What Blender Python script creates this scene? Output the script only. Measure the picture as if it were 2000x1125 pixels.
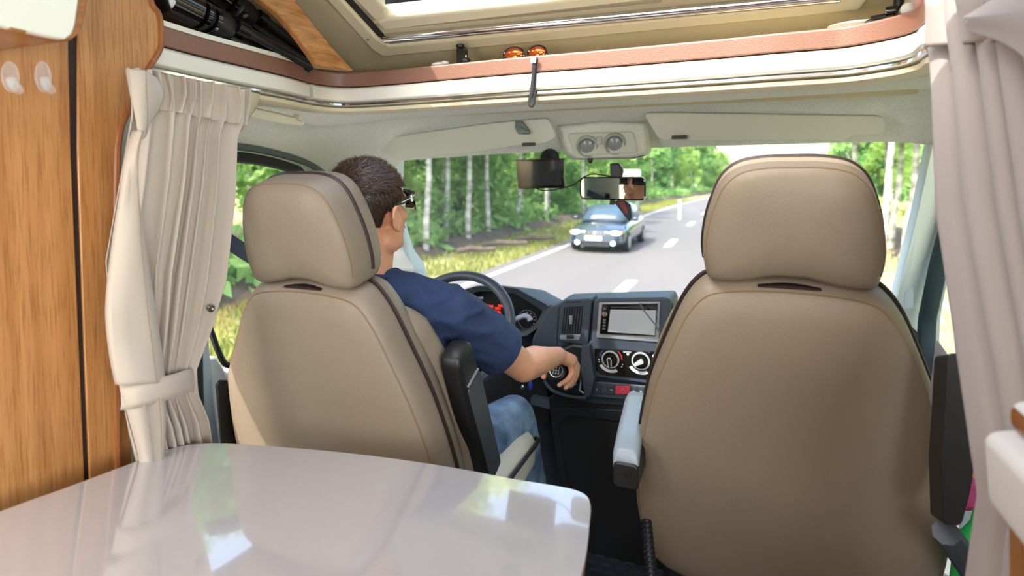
import bpy, bmesh, math, random
from mathutils import Vector as V, Matrix, noise
import numpy as np
random.seed(7)
for o in list(bpy.data.objects): bpy.data.objects.remove(o)
S = bpy.context.scene; C = S.collection
PI = math.pi
# ------------------------------------------------------------------ camera, sky, sun, exposure
FPX, YAW, PITCH, CY = 1110.0, math.radians(21.6), math.radians(3), 408.0
cd = bpy.data.cameras.new('camera'); cam = bpy.data.objects.new('camera', cd); C.objects.link(cam)
cam.location = (0, 0, 1.3); cam.rotation_euler = (PI/2 - PITCH, 0, YAW)
cd.sensor_width = 36; cd.lens = FPX/2000*36; cd.shift_y = (CY - 562.5)/2000; cd.clip_start = .02; cd.clip_end = 2000
cd.dof.use_dof = True; cd.dof.focus_distance = 1.3; cd.dof.aperture_fstop = 3.0
S.camera = cam
S.view_settings.view_transform = 'Standard'; S.view_settings.look = 'None'
S.view_settings.gamma = 1; S.view_settings.exposure = EXPOSURE = 1.25; S.view_settings.use_curve_mapping = False
SUN = V((-.31, -.56, .77)).normalized()
w = bpy.data.worlds.new('sky'); S.world = w; w.use_nodes = True
nt = w.node_tree; nt.nodes.clear()
sk = nt.nodes.new('ShaderNodeTexSky'); sk.sky_type = 'NISHITA'; sk.sun_disc = False
sk.sun_elevation = math.asin(SUN.z); sk.sun_rotation = math.atan2(SUN.x, SUN.y); sk.dust_density = 4; sk.air_density = 1.2; sk.ozone_density = .6
bg = nt.nodes.new('ShaderNodeBackground'); bg.inputs[1].default_value = .42
ow = nt.nodes.new('ShaderNodeOutputWorld'); nt.links.new(sk.outputs[0], bg.inputs[0]); nt.links.new(bg.outputs[0], ow.inputs[0])
def light(name, kind, loc, to, energy, col=(1, 1, 1), size=1, sy=None):
    l = bpy.data.lights.new(name, kind); o = bpy.data.objects.new(name, l); C.objects.link(o); o.location = loc
    o.rotation_euler = (V(loc) - V(to)).to_track_quat('Z', 'Y').to_euler(); l.energy = energy; l.color = col
    if kind == 'SUN': l.angle = .009
    if kind == 'AREA':
        l.size = size
        if sy: l.shape = 'RECTANGLE'; l.size_y = sy
    return o
light('sun', 'SUN', SUN*30, (0, 0, 0), 3.3, (1, .95, .88))
# added fill lamps behind the camera that brighten the interior
light('left_fill', 'AREA', (-.94, -.25, 1.3), (-.80, .9, .95), 4.2, (1, .99, .97), .35, .5)  # added fill for the driver seat; the wall here has no window
light('overhead_fill', 'AREA', (-.25, -.9, 2.02), (-.25, -.7, 0), 8, (1, .98, .96), .8, .8)  # added fill over the table; the ceiling here has no hatch
light('right_fill', 'AREA', (.60, -.33, 1.2), (-1, .25, 1.2), 9, (1, .99, .97), .9, .5)  # added fill for the left wall and curtain, set before the side window
# ------------------------------------------------------------------ helpers
YR = V((math.cos(YAW), math.sin(YAW), 0)); FH = V((-math.sin(YAW), math.cos(YAW), 0)); ZU = V((0, 0, 1))
CF = FH*math.cos(PITCH) - ZU*math.sin(PITCH); CU = ZU*math.cos(PITCH) + FH*math.sin(PITCH); EYE = V((0, 0, 1.3))
def at(px, py, X=None, Y=None, Z=None, o=None, n=None):
    "the place on a known plane (a wall, a table top, the dash) that the photograph shows at this pixel"
    d = CF + YR*((px - 1000)/FPX) + CU*((CY - py)/FPX)
    if X is not None: t = X/d.x
    elif Y is not None: t = Y/d.y
    elif Z is not None: t = (Z - 1.3)/d.z
    else: t = (V(o) - EYE).dot(n)/d.dot(n)
    return EYE + d*t
def lin(h):
    if isinstance(h, str): h = [int(h[i:i+2], 16) for i in (0, 2, 4)]
    return tuple((c/255/12.92 if c/255 <= .04045 else ((c/255 + .055)/1.055)**2.4) for c in h) + (1,)
def M(name, col, rough=.5, metal=0, bump=0, bscale=200, var=0, vscale=8, vstretch=(1, 1, 1), coat=0, spec=.5, sss=0, col2=None, emit=0, trans=0, sheen=0):
    m = bpy.data.materials.new(name); m.use_nodes = True; t = m.node_tree; b = t.nodes['Principled BSDF']; I = b.inputs
    c = lin(col); I['Base Color'].default_value = c; I['Roughness'].default_value = rough; I['Metallic'].default_value = metal
    I['Specular IOR Level'].default_value = spec
    if coat: I['Coat Weight'].default_value = coat; I['Coat Roughness'].default_value = .04
    if sss: I['Subsurface Weight'].default_value = sss; I['Subsurface Radius'].default_value = (.012, .004, .002)
    if sheen: I['Sheen Weight'].default_value = sheen
    if trans: I['Transmission Weight'].default_value = trans
    if emit: I['Emission Color'].default_value = c; I['Emission Strength'].default_value = emit
    tc = t.nodes.new('ShaderNodeTexCoord')
    if var or col2:
        mp = t.nodes.new('ShaderNodeMapping'); mp.inputs['Scale'].default_value = vstretch
        nz = t.nodes.new('ShaderNodeTexNoise'); nz.inputs['Scale'].default_value = vscale; nz.inputs['Detail'].default_value = 6
        rp = t.nodes.new('ShaderNodeValToRGB'); c2 = lin(col2) if col2 else tuple(x*(1 - var) for x in c[:3]) + (1,)
        rp.color_ramp.elements[0].position = .36; rp.color_ramp.elements[1].position = .64
        rp.color_ramp.elements[0].color = c2; rp.color_ramp.elements[1].color = c
        t.links.new(tc.outputs['Object'], mp.inputs[0]); t.links.new(mp.outputs[0], nz.inputs['Vector']); t.links.new(nz.outputs[0], rp.inputs[0]); t.links.new(rp.outputs[0], I['Base Color'])
    if bump:
        n2 = t.nodes.new('ShaderNodeTexNoise'); n2.inputs['Scale'].default_value = bscale; n2.inputs['Detail'].default_value = 3
        bp = t.nodes.new('ShaderNodeBump'); bp.inputs['Strength'].default_value = bump; bp.inputs['Distance'].default_value = .002
        t.links.new(tc.outputs['Object'], n2.inputs['Vector']); t.links.new(n2.outputs[0], bp.inputs['Height']); t.links.new(bp.outputs[0], I['Normal'])
    return m
def wood(name, light_, dark, axis, rough=.38):
    m = M(name, light_, rough, coat=.15); t = m.node_tree; b = t.nodes['Principled BSDF']
    tc = [n for n in t.nodes if n.type == 'TEX_COORD'][0]
    sc = [55, 55, 55]; sc[axis] = 1.1
    mp = t.nodes.new('ShaderNodeMapping'); mp.inputs['Scale'].default_value = sc
    n1 = t.nodes.new('ShaderNodeTexNoise'); n1.inputs['Scale'].default_value = 1; n1.inputs['Detail'].default_value = 7; n1.inputs['Roughness'].default_value = .62; n1.inputs['Distortion'].default_value = .7
    sc2 = [300, 300, 300]; sc2[axis] = 14
    mp2 = t.nodes.new('ShaderNodeMapping'); mp2.inputs['Scale'].default_value = sc2
    n2 = t.nodes.new('ShaderNodeTexNoise'); n2.inputs['Scale'].default_value = 1; n2.inputs['Detail'].default_value = 3
    r1 = t.nodes.new('ShaderNodeValToRGB'); e = r1.color_ramp.elements; e[0].position = .3; e[1].position = .68; e[0].color = lin(dark); e[1].color = lin(light_)
    r2 = t.nodes.new('ShaderNodeValToRGB'); e = r2.color_ramp.elements; e[0].position = .36; e[1].position = .5; e[0].color = (.70, .64, .58, 1); e[1].color = (1, 1, 1, 1)
    mx = t.nodes.new('ShaderNodeMix'); mx.data_type = 'RGBA'; mx.blend_type = 'MULTIPLY'; mx.inputs[0].default_value = .8
    L = t.links.new
    L(tc.outputs['Object'], mp.inputs[0]); L(mp.outputs[0], n1.inputs['Vector']); L(n1.outputs[0], r1.inputs[0])
    L(tc.outputs['Object'], mp2.inputs[0]); L(mp2.outputs[0], n2.inputs['Vector']); L(n2.outputs[0], r2.inputs[0])
    L(r1.outputs[0], mx.inputs[6]); L(r2.outputs[0], mx.inputs[7]); L(mx.outputs[2], b.inputs['Base Color'])
    return m
def glass(name, tint=(.97, .99, .98), rough=0.0, dirt_haze=False):
    m = bpy.data.materials.new(name); m.use_nodes = True; t = m.node_tree; t.nodes.clear(); L = t.links.new
    tr = t.nodes.new('ShaderNodeBsdfTransparent'); tr.inputs[0].default_value = (*tint, 1)
    gl = t.nodes.new('ShaderNodeBsdfGlossy'); gl.inputs['Roughness'].default_value = rough
    lw = t.nodes.new('ShaderNodeLayerWeight'); lw.inputs[0].default_value = .5
    pw = t.nodes.new('ShaderNodeMath'); pw.operation = 'POWER'; pw.inputs[1].default_value = 5
    fr = t.nodes.new('ShaderNodeMath'); fr.operation = 'MULTIPLY_ADD'; fr.inputs[1].default_value = .9; fr.inputs[2].default_value = .05
    L(lw.outputs['Facing'], pw.inputs[0]); L(pw.outputs[0], fr.inputs[0])
    mx = t.nodes.new('ShaderNodeMixShader'); L(fr.outputs[0], mx.inputs[0]); L(tr.outputs[0], mx.inputs[1]); L(gl.outputs[0], mx.inputs[2])
    out = t.nodes.new('ShaderNodeOutputMaterial'); src = mx
    if dirt_haze:
        tc = t.nodes.new('ShaderNodeTexCoord'); vo = t.nodes.new('ShaderNodeTexVoronoi'); vo.inputs['Scale'].default_value = 22
        nz = t.nodes.new('ShaderNodeTexNoise'); nz.inputs['Scale'].default_value = 5
        lt = t.nodes.new('ShaderNodeMath'); lt.operation = 'LESS_THAN'; lt.inputs[1].default_value = .055
        gt = t.nodes.new('ShaderNodeMath'); gt.operation = 'GREATER_THAN'; gt.inputs[1].default_value = .5
        mu = t.nodes.new('ShaderNodeMath'); mu.operation = 'MULTIPLY'; m2 = t.nodes.new('ShaderNodeMath'); m2.operation = 'MULTIPLY'; m2.inputs[1].default_value = .6
        df = t.nodes.new('ShaderNodeBsdfDiffuse'); df.inputs[0].default_value = (.8, .82, .78, 1)
        L(tc.outputs['Object'], vo.inputs['Vector']); L(tc.outputs['Object'], nz.inputs['Vector']); L(vo.outputs['Distance'], lt.inputs[0]); L(nz.outputs[0], gt.inputs[0])
        L(lt.outputs[0], mu.inputs[0]); L(gt.outputs[0], mu.inputs[1]); ad = t.nodes.new('ShaderNodeMath'); ad.inputs[1].default_value = .06; L(mu.outputs[0], m2.inputs[0]); L(m2.outputs[0], ad.inputs[0])  # specks are dirt; an even pale veil is mixed in to haze the view outside
        mx2 = t.nodes.new('ShaderNodeMixShader'); L(ad.outputs[0], mx2.inputs[0]); L(mx.outputs[0], mx2.inputs[1]); L(df.outputs[0], mx2.inputs[2]); src = mx2
    L(src.outputs[0], out.inputs[0]); return m
def leafmat(name, a, b_):
    m = bpy.data.materials.new(name); m.use_nodes = True; t = m.node_tree; t.nodes.clear(); L = t.links.new
    tc = t.nodes.new('ShaderNodeTexCoord'); nz = t.nodes.new('ShaderNodeTexNoise'); nz.inputs['Scale'].default_value = 1.1; nz.inputs['Detail'].default_value = 4
    oi = t.nodes.new('ShaderNodeObjectInfo'); ad = t.nodes.new('ShaderNodeMath'); ad.operation = 'MULTIPLY_ADD'; ad.inputs[1].default_value = .35; 
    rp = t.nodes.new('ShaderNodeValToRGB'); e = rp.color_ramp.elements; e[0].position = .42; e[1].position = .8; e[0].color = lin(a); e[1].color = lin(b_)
    d = t.nodes.new('ShaderNodeBsdfDiffuse'); tl = t.nodes.new('ShaderNodeBsdfTranslucent'); mx = t.nodes.new('ShaderNodeMixShader'); mx.inputs[0].default_value = .4
    L(tc.outputs['Object'], nz.inputs['Vector']); L(oi.outputs['Random'], ad.inputs[0]); L(nz.outputs[0], ad.inputs[2]); L(ad.outputs[0], rp.inputs[0])
    L(rp.outputs[0], d.inputs[0]); L(rp.outputs[0], tl.inputs[0]); L(d.outputs[0], mx.inputs[1]); L(tl.outputs[0], mx.inputs[2])
    out = t.nodes.new('ShaderNodeOutputMaterial'); L(mx.outputs[0], out.inputs[0]); return m
class B:
    def __init__(s): s.v = []; s.f = []
    def add(s, vs, fs):
        o = len(s.v); s.v += [V(v) for v in vs]; s.f += [tuple(i + o for i in f) for f in fs]; return s
    def loft(s, rings, closed=True, cap0=True, cap1=True):
        n = len(rings[0]); vs = [p for r in rings for p in r]; fs = []
        for i in range(len(rings) - 1):
            for j in range(n if closed else n - 1):
                k = (j + 1) % n; fs.append((i*n + j, i*n + k, (i + 1)*n + k, (i + 1)*n + j))
        if closed and cap0: fs.append(tuple(reversed(range(n))))
        if closed and cap1: fs.append(tuple((len(rings) - 1)*n + j for j in range(n)))
        return s.add(vs, fs)
    def tube(s, pts, r, n=8, closed=False, flat=1, up=None):
        pts = [V(p) for p in pts]; N = len(pts); rs = r if isinstance(r, (list, tuple)) else [r]*N
        tan = []
        for i in range(N):
            a, b = (pts[i - 1], pts[(i + 1) % N]) if closed else (pts[max(i - 1, 0)], pts[min(i + 1, N - 1)])
            tan.append((b - a).normalized())
        u = V(up) if up else (V((0, 0, 1)) if abs(tan[0].z) < .9 else V((1, 0, 0)))
        rings = []
        for i in range(N):
            t = tan[i]; u = (u - t*u.dot(t)).normalized(); q = t.cross(u)
            rings.append([pts[i] + (q*math.cos(a)*flat + u*math.sin(a))*rs[i] for a in (2*PI*k/n for k in range(n))])
        if closed: rings.append(rings[0])
        return s.loft(rings, True, not closed, not closed)
    def box(s, c, size, rot=None):
        c = V(c); h = V(size)/2; R = rot or Matrix.Identity(3)
        vs = [c + R @ V((x*h.x, y*h.y, z*h.z)) for z in (-1, 1) for y in (-1, 1) for x in (-1, 1)]
        return s.add(vs, [(0, 2, 3, 1), (4, 5, 7, 6), (0, 1, 5, 4), (2, 6, 7, 3), (0, 4, 6, 2), (1, 3, 7, 5)])
    def slab(s, pts, vec):
        pts = [V(p) for p in pts]; n = len(pts); vec = V(vec); q = [p + vec for p in pts]
        return s.add(pts + q, [tuple(range(n)), tuple(reversed(range(n, 2*n)))] + [(j, j + n, (j + 1) % n + n, (j + 1) % n) for j in range(n)])
    def cap(s, a, b, r0, r1, n=16):
        a, b = V(a), V(b); d = b - a; L = max(d.length, 1e-6); t = d/L; pts = []; rs = []
        for k in range(5): th = PI/2*(k/5 + .04); pts.append(a - t*r0*math.cos(th)); rs.append(r0*math.sin(th))
        pts += [a, b]; rs += [r0, r1]
        for k in range(4, -1, -1): th = PI/2*(k/5 + .04); pts.append(b + t*r1*math.cos(th)); rs.append(r1*math.sin(th))
        return s.tube(pts, rs, n)
    def ell(s, c, r, R=None, n=20, m=12):
        c = V(c); R = R or Matrix.Identity(3); rings = []
        for i in range(m + 1):
            th = PI*(i + .02)/(m + .04); rings.append([c + R @ V((r[0]*math.sin(th)*math.cos(a), r[1]*math.sin(th)*math.sin(a), -r[2]*math.cos(th))) for a in (2*PI*k/n for k in range(n))])
        return s.loft(rings)
    def lathe(s, o, ax, prof, n=24):
        o = V(o); ax = V(ax).normalized(); u = ax.orthogonal().normalized(); q = ax.cross(u)
        return s.loft([[o + ax*h + (u*math.cos(a) + q*math.sin(a))*max(r, 1e-4) for a in (2*PI*k/n for k in range(n))] for r, h in prof])
    def grid(s, rows): return s.loft(rows, closed=False)
def rootloc(p):
    l = V((0, 0, 0))
    while p: l = l + p.location; p = p.parent
    return l
def mk(name, b, m, parent=None, smooth=True, bevel=0, sub=0, solid=0, angle=40, seg=2, mods=None, recentre=True):
    vs = b.v
    if parent: off = rootloc(parent)
    elif recentre and vs:
        xs = [v.x for v in vs]; ys = [v.y for v in vs]; zs = [v.z for v in vs]
        off = V(((min(xs) + max(xs))/2, (min(ys) + max(ys))/2, min(zs)))
    else: off = V((0, 0, 0))
    me = bpy.data.meshes.new(name); me.from_pydata([v - off for v in vs], [], b.f)
    bm = bmesh.new(); bm.from_mesh(me); bmesh.ops.recalc_face_normals(bm, faces=bm.faces); bm.to_mesh(me); bm.free()
    o = bpy.data.objects.new(name, me); C.objects.link(o)
    if parent: o.parent = parent
    else: o.location = off
    if m: me.materials.append(m)
    if smooth:
        me.shade_smooth(); me.set_sharp_from_angle(angle=math.radians(angle))
    if solid: d = o.modifiers.new('solid', 'SOLIDIFY'); d.thickness = solid; d.offset = 0
    if bevel:
        d = o.modifiers.new('bevel', 'BEVEL'); d.width = bevel; d.segments = seg; d.limit_method = 'ANGLE'; d.angle_limit = math.radians(35)
    if sub: d = o.modifiers.new('sub', 'SUBSURF'); d.levels = sub; d.render_levels = sub
    if bevel or sub: me.shade_smooth()
    return o
def tag(o, label=None, cat=None, group=None, kind=None):
    for k, v in (('label', label), ('category', cat), ('group', group), ('kind', kind)):
        if v: o[k] = v
    return o
def thing(name, label, cat, loc, group=None):
    o = bpy.data.objects.new(name, None); C.objects.link(o); o.location = loc; o.empty_display_size = .05
    return tag(o, label, cat, group)
def st(o): o['kind'] = 'structure'; return o
def bake(o):
    "applies the object's modifiers"
    dg = bpy.context.evaluated_depsgraph_get(); me = bpy.data.meshes.new_from_object(o.evaluated_get(dg)); o.modifiers.clear(); old = o.data; o.data = me; bpy.data.meshes.remove(old); return o
def catmull(pts, k=6, closed=False):
    pts = [V(p) for p in pts]; n = len(pts); out = []
    for i in range(n if closed else n - 1):
        if closed: p0, p1, p2, p3 = (pts[(i + d) % n] for d in (-1, 0, 1, 2))
        else: p0, p1, p2, p3 = pts[max(i - 1, 0)], pts[i], pts[i + 1], pts[min(i + 2, n - 1)]
        for j in range(k):
            t = j/k; out.append(.5*((2*p1) + (p2 - p0)*t + (2*p0 - 5*p1 + 4*p2 - p3)*t*t + (3*p1 - p0 - 3*p2 + p3)*t**3))
    if not closed: out.append(pts[-1])
    return out
def rrect(cx, cz, w_, h_, r, k=4):
    out = []
    for sx, sz, a0 in ((1, 1, 0), (-1, 1, 90), (-1, -1, 180), (1, -1, 270)):
        for j in range(k + 1):
            a = math.radians(a0 + 90*j/k); out.append((cx + sx*(w_/2 - r) + r*math.cos(a), cz + sz*(h_/2 - r) + r*math.sin(a)))
    return out
def roundpoly(pts, r, k=4):
    pts = [V(p) for p in pts]; n = len(pts); out = []
    for i in range(n):
        p, a, b = pts[i], pts[i - 1], pts[(i + 1) % n]; da, db = a - p, b - p
        q = min(r, da.length*.45, db.length*.45); A = p + da.normalized()*q; D = p + db.normalized()*q
        for j in range(k + 1):
            t = j/k; out.append(A*(1 - t)**2 + p*2*t*(1 - t) + D*t*t)
    return out
# ------------------------------------------------------------------ materials
leather = M('cream_leather', '867968', .46, bump=.35, bscale=420, var=.06, vscale=5)
leather_lt = M('pale_leather', 'DAD5C4', .42, bump=.25, bscale=420)
piping_d = M('dark_piping', '2A1D1E', .45)
stitch = M('tan_stitching', '7F6A50', .6)
blackpl = M('black_plastic', '17171A', .42, bump=.15, bscale=600)
greyvinyl = M('grey_vinyl', '6F7478', .40, bump=.12, bscale=500)
dashpl = M('dash_plastic', '39424F', .52, bump=.25, bscale=500)
dashdark = M('dark_dash_plastic', '14161A', .55, bump=.2, bscale=400)
gloss_black = M('gloss_black', '08080A', .12, coat=.5)
silver = M('silver_plastic', 'A9B0BA', .32, metal=.5)
chrome = M('chrome', 'D8DCE0', .12, metal=1)
alu = M('brushed_metal', 'B9B9B0', .28, metal=.9)
wood_v = wood('oak_wood_upright', 'C48D56', 'A8713F', 2)
wood_y = wood('oak_wood_lengthwise', 'BF8850', '945F2E', 1)
brownleath = M('brown_leather_trim', '7F5846', .45, bump=.3, spec=.8, bscale=380)
whitetrim = M('ivory_plastic', 'E2DED0', .35)
creamtrim = M('cream_trim', 'D2C7A8', .5)
headl = M('headliner_felt', 'DCDDD3', .9, bump=.5, bscale=320, var=.12, vscale=160)
pillar_m = M('pale_grey_trim', 'E0E6E2', .55, bump=.1, bscale=400)
rubber = M('black_rubber', '0F1213', .6)
curtain_m = M('curtain_fabric', 'B8AC9E', .85, bump=.2, bscale=900, sheen=.15)
curtain_r = M('curtain_fabric_mauve_grey', 'A9A09B', .85, bump=.2, bscale=900, sheen=.15)
table_m = M('grey_gloss_laminate', 'B4AFAE', .12, var=.015, vscale=90, coat=1)
skin = M('skin', 'D79C7C', .5, sss=.12, bump=.15, bscale=350, var=.10, vscale=22)
hair_m = M('dark_brown_hair', '33241C', .45)
shirt_m = M('navy_cotton', '24365A', .9, bump=.6, bscale=130, var=.18, vscale=30)
denim = M('blue_denim', '7E9ABA', .9, bump=.5, bscale=500, col2='3F5874', vscale=12)
asphalt = M('asphalt', '656363', .9, bump=.3, bscale=60, var=.12, vscale=.6, vstretch=(1, .12, 1))
paint_w = M('road_paint', 'B4B4B2', .8)
ground_m = M('roadside_grass', '9A9A66', .95, col2='7C7A50', vscale=.5)
soil = M('bare_soil', '5C4F40', .95, var=.5, vscale=2)
bark_w = M('birch_bark', 'D8D5CA', .8, col2='6E6A62', vscale=1.2, vstretch=(1, 1, 3))
bark_d = M('pine_bark', '6B5544', .9, var=.4, vscale=4)
leaf_a = leafmat('birch_leaves', '4E8644', 'B2CE78')
leaf_b = leafmat('bush_leaves', '457A44', '96BA70')
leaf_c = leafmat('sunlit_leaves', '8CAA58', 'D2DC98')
grass_m = leafmat('verge_grass', '66783C', '9A9C58')
glass_m = glass('window_glass'); glass_d = glass('windscreen_glass', dirt_haze=True)
# ------------------------------------------------------------------ road and forest
GZ = -.95
table_m.node_tree.nodes['Principled BSDF'].inputs['Coat IOR'].default_value = 1.75
b = B(); b.add([(-160, -40, GZ - .06), (160, -40, GZ - .06), (160, 420, GZ - .06), (-160, 420, GZ - .06)], [(0, 1, 2, 3)])
st(mk('ground', b, ground_m, recentre=False))
def bend(y): return max(0, y - 28)**2*.0011
def ribbon(b, x0, x1, y0, y1, z, n=40):
    rows = [[(x + bend(y), y, z) for x in (x0, x1)] for y in (y0 + (y1 - y0)*i/n for i in range(n + 1))]; b.grid(rows); return b
b = ribbon(B(), -5.75, 1.75, -30, 260, GZ, 60); road = st(mk('road', b, asphalt, recentre=False))
for x0, x1 in ((-5.42, -5.24), (1.22, 1.38)):
    mk('edge_line', ribbon(B(), x0, x1, -30, 260, GZ + .006, 60), paint_w, road)
for i in range(14):
    y0 = 10.0 + 9.3*(i - 1); 
    b = B(); 
    outl = [(-2.26, y0 + .06), (-2.20, y0), (-2.06, y0), (-2.0, y0 + .06), (-2.0, y0 + 2.6), (-2.06, y0 + 2.66), (-2.2, y0 + 2.66), (-2.26, y0 + 2.6)]
    b.add([(x + bend(y), y, GZ + .006) for x, y in outl], [tuple(range(8))]); mk('lane_dash', b, paint_w, road)
for sgn, x0, xs in ((-1, -8.2, (0, -.6, -1.6, -3.2)), (1, 4.2, (0, .7, 1.8, 3.0))):
    b = B(); rows = []
    for i in range(60):
        y = -10 + i*3.2; rows.append([(x0 + d + bend(y) + .3*noise.noise((y*.3, d, 0)), y, GZ - .05 + h + .12*noise.noise((y*.4, d*2, 5))) for d, h in zip(xs, (0, .28, .22, .0))])
    b.grid(rows); st(mk('ditch_bank', b, soil, recentre=False))
def rot_z(a): return Matrix.Rotation(a, 3, 'Z')
def leafcloud(b, centres, n, size, rng):
    for _ in range(n):
        c, r = rng.choice(centres); d = V((rng.gauss(0, 1), rng.gauss(0, 1), rng.gauss(0, 1))).normalized()*rng.random()**.45
        p = V(c) + V((d.x*r[0], d.y*r[1], d.z*r[2])); u = V((rng.gauss(0, 1), rng.gauss(0, 1), rng.gauss(0, 1))).normalized(); q = u.orthogonal().normalized(); s = size*(.6 + .8*rng.random())
        b.add([p - u*s, p + q*s*.45, p + u*s, p - q*s*.45], [(0, 1, 2, 3)])
def tree_mesh(kind, seed):
    rng = random.Random(seed); t = B(); f = B()
    h = {'birch': 8.6, 'tall': 9.6, 'bushy': 5.6}[kind]; lean = rng.uniform(-.5, .5)
    pts = [(lean*(i/8)**1.5 + rng.uniform(-.08, .08), rng.uniform(-.08, .08), h*.92*i/8 - .1) for i in range(9)]
    r0 = {'birch': .09, 'tall': .10, 'bushy': .08}[kind]; t.tube(pts, [r0*(1 - .09*i) for i in range(9)], 7)
    cs = []
    for i in range({'birch': 22, 'tall': 20, 'bushy': 18}[kind]):
        k = rng.uniform({'birch': .26, 'tall': .45, 'bushy': .08}[kind], 1.0); a = rng.uniform(0, 2*PI); rr = rng.uniform(.2, 1.9)*(1.15 - .55*k)
        c = (lean*k + rr*math.cos(a), rr*math.sin(a), h*k); cs.append((c, (rng.uniform(.6, 1.1), rng.uniform(.6, 1.1), rng.uniform(.5, 1.0))))
        if i % 2 == 0: t.tube([pts[min(8, int(k*8))], c], [.035, .01], 4)
    leafcloud(f, cs, {'birch': 2600, 'tall': 2400, 'bushy': 2200}[kind], .2, rng)
    return t, f
protos = {}
def tree(kind, seed, x, y, s, bark, leaf, name, label, group, cat='tree'):
    key = (kind, seed); root = thing(name, label, cat, (x, y, GZ - .06), group); root.scale = (s, s, s); root.rotation_euler.z = random.uniform(0, 6.28)
    if key not in protos:
        t, f = tree_mesh(kind, seed); l = root.location.copy(); root.location = (0, 0, 0)
        protos[key] = (mk('trunk', t, bark, root), mk('crown', f, leaf, root, smooth=False)); root.location = l
    else:
        for p in protos[key]:
            c = p.copy(); C.objects.link(c); c.parent = root
rt = random.Random(3); placed = []
LG = 'birches and bushes of the forest left of the road'; RG = 'birches of the forest right of the road'
def forest(side, n, rows):
    for i in range(n):
        y = -2 + 128*(i/n)**1.35 + rt.uniform(-1, 1); r = rt.random()
        x = (-10.6 - rows*r**1.3) if side < 0 else (8.6 + rows*r**1.3); x += bend(y)*(.95 if side < 0 else 1.0)
        if any((x - q[0])**2 + (y - q[1])**2 < 2.6 for q in placed): x += 2.2*side
        placed.append((x, y)); k = rt.choice(['birch', 'birch', 'tall', 'bushy', 'bushy'])
        lf = (leaf_a if k == 'birch' else leaf_b)
        if side < 0: lab = {'birch': 'leafy green birch in the forest left of the road, seen through the glass', 'tall': 'tall bare-stemmed birch in the forest left of the road', 'bushy': 'low bushy green tree in the forest left of the road'}[k]
        else: lab = {'birch': 'leafy green birch in the forest right of the road', 'tall': 'tall bare-stemmed birch in the forest right of the road', 'bushy': 'low bushy green tree in the forest right of the road'}[k]
        tree(k, rt.randrange(3), x, y, rt.uniform(.8, 1.2), bark_w, lf, 'birch_tree' if k != 'bushy' else 'bushy_tree', lab, {'birch': 'leafy ', 'tall': 'bare-stemmed ', 'bushy': 'low bushy '}[k] + ('trees left of the road' if side < 0 else 'trees right of the road'))
forest(-1, 150, 16); forest(1, 90, 14)
for px, Y, lab in ((835, 15, 'white birch trunk nearest the driver sunglasses, at the left forest edge'), (870, 18, 'second white birch trunk right of the driver head'), (918, 18, 'third white birch trunk right of the driver head'), (955, 20, 'fourth white birch trunk right of the driver head'), (1012, 23, 'white birch trunk behind the left edge of the black monitor'), (1065, 27, 'white birch trunk below the middle of the black monitor'), (1137, 33, 'white birch trunk between the black monitor and the rear-view mirror')):
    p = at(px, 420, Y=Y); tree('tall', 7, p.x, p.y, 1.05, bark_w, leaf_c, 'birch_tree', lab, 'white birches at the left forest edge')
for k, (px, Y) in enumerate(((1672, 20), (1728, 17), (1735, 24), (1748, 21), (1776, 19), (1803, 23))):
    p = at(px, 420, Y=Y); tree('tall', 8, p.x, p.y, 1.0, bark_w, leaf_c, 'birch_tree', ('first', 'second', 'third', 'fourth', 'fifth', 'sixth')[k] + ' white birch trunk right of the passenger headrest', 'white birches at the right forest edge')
b = B(); rng = random.Random(11); cs = []
for i in range(260):
    y = rng.uniform(-3, 100); x = -9.2 - rng.random()*3 + bend(y)*.95; cs.append(((x, y, GZ + .3), (1.0, 1.0, rng.uniform(.5, 1.1))))
leafcloud(b, cs, 26000, .2, rng); tag(mk('undergrowth', b, leaf_b, smooth=False), 'dense green undergrowth along the foot of the left forest', 'bushes', kind='stuff')
b = B(); cs = []
for i in range(120):
    y = rng.uniform(4, 100); x = 8.2 + rng.random()*3 + bend(y); cs.append(((x, y, GZ + .2), (.9, .9, rng.uniform(.4, .8))))
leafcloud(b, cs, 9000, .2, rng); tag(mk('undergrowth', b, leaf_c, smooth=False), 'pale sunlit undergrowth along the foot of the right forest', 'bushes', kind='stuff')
b = B(); b2 = B()
for i in range(16000):
    y = 4 + 60*rng.random()**1.6; s = rng.random() < .6; x = (-5.8 - 2.6*rng.random()**1.4 if s else 1.9 + 2.6*rng.random()) + bend(y); h = rng.uniform(.04, .17); a = rng.uniform(0, 6.28); dx, dy = .03*math.cos(a), .03*math.sin(a)
    (b if s else b2).add([(x - dx, y - dy, GZ - .05), (x + dx, y + dy, GZ - .05), (x + rng.gauss(0, .06), y + rng.gauss(0, .06), GZ + h)], [(0, 1, 2)])
tag(mk('verge_grass', b, grass_m, smooth=False), 'yellow-green grass of the left road verge', 'grass', kind='stuff')
tag(mk('verge_grass', b2, leafmat('dry_grass', 'A39E62', 'D6CFA0'), smooth=False), 'pale dry grass of the right road verge', 'grass', kind='stuff')
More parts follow.
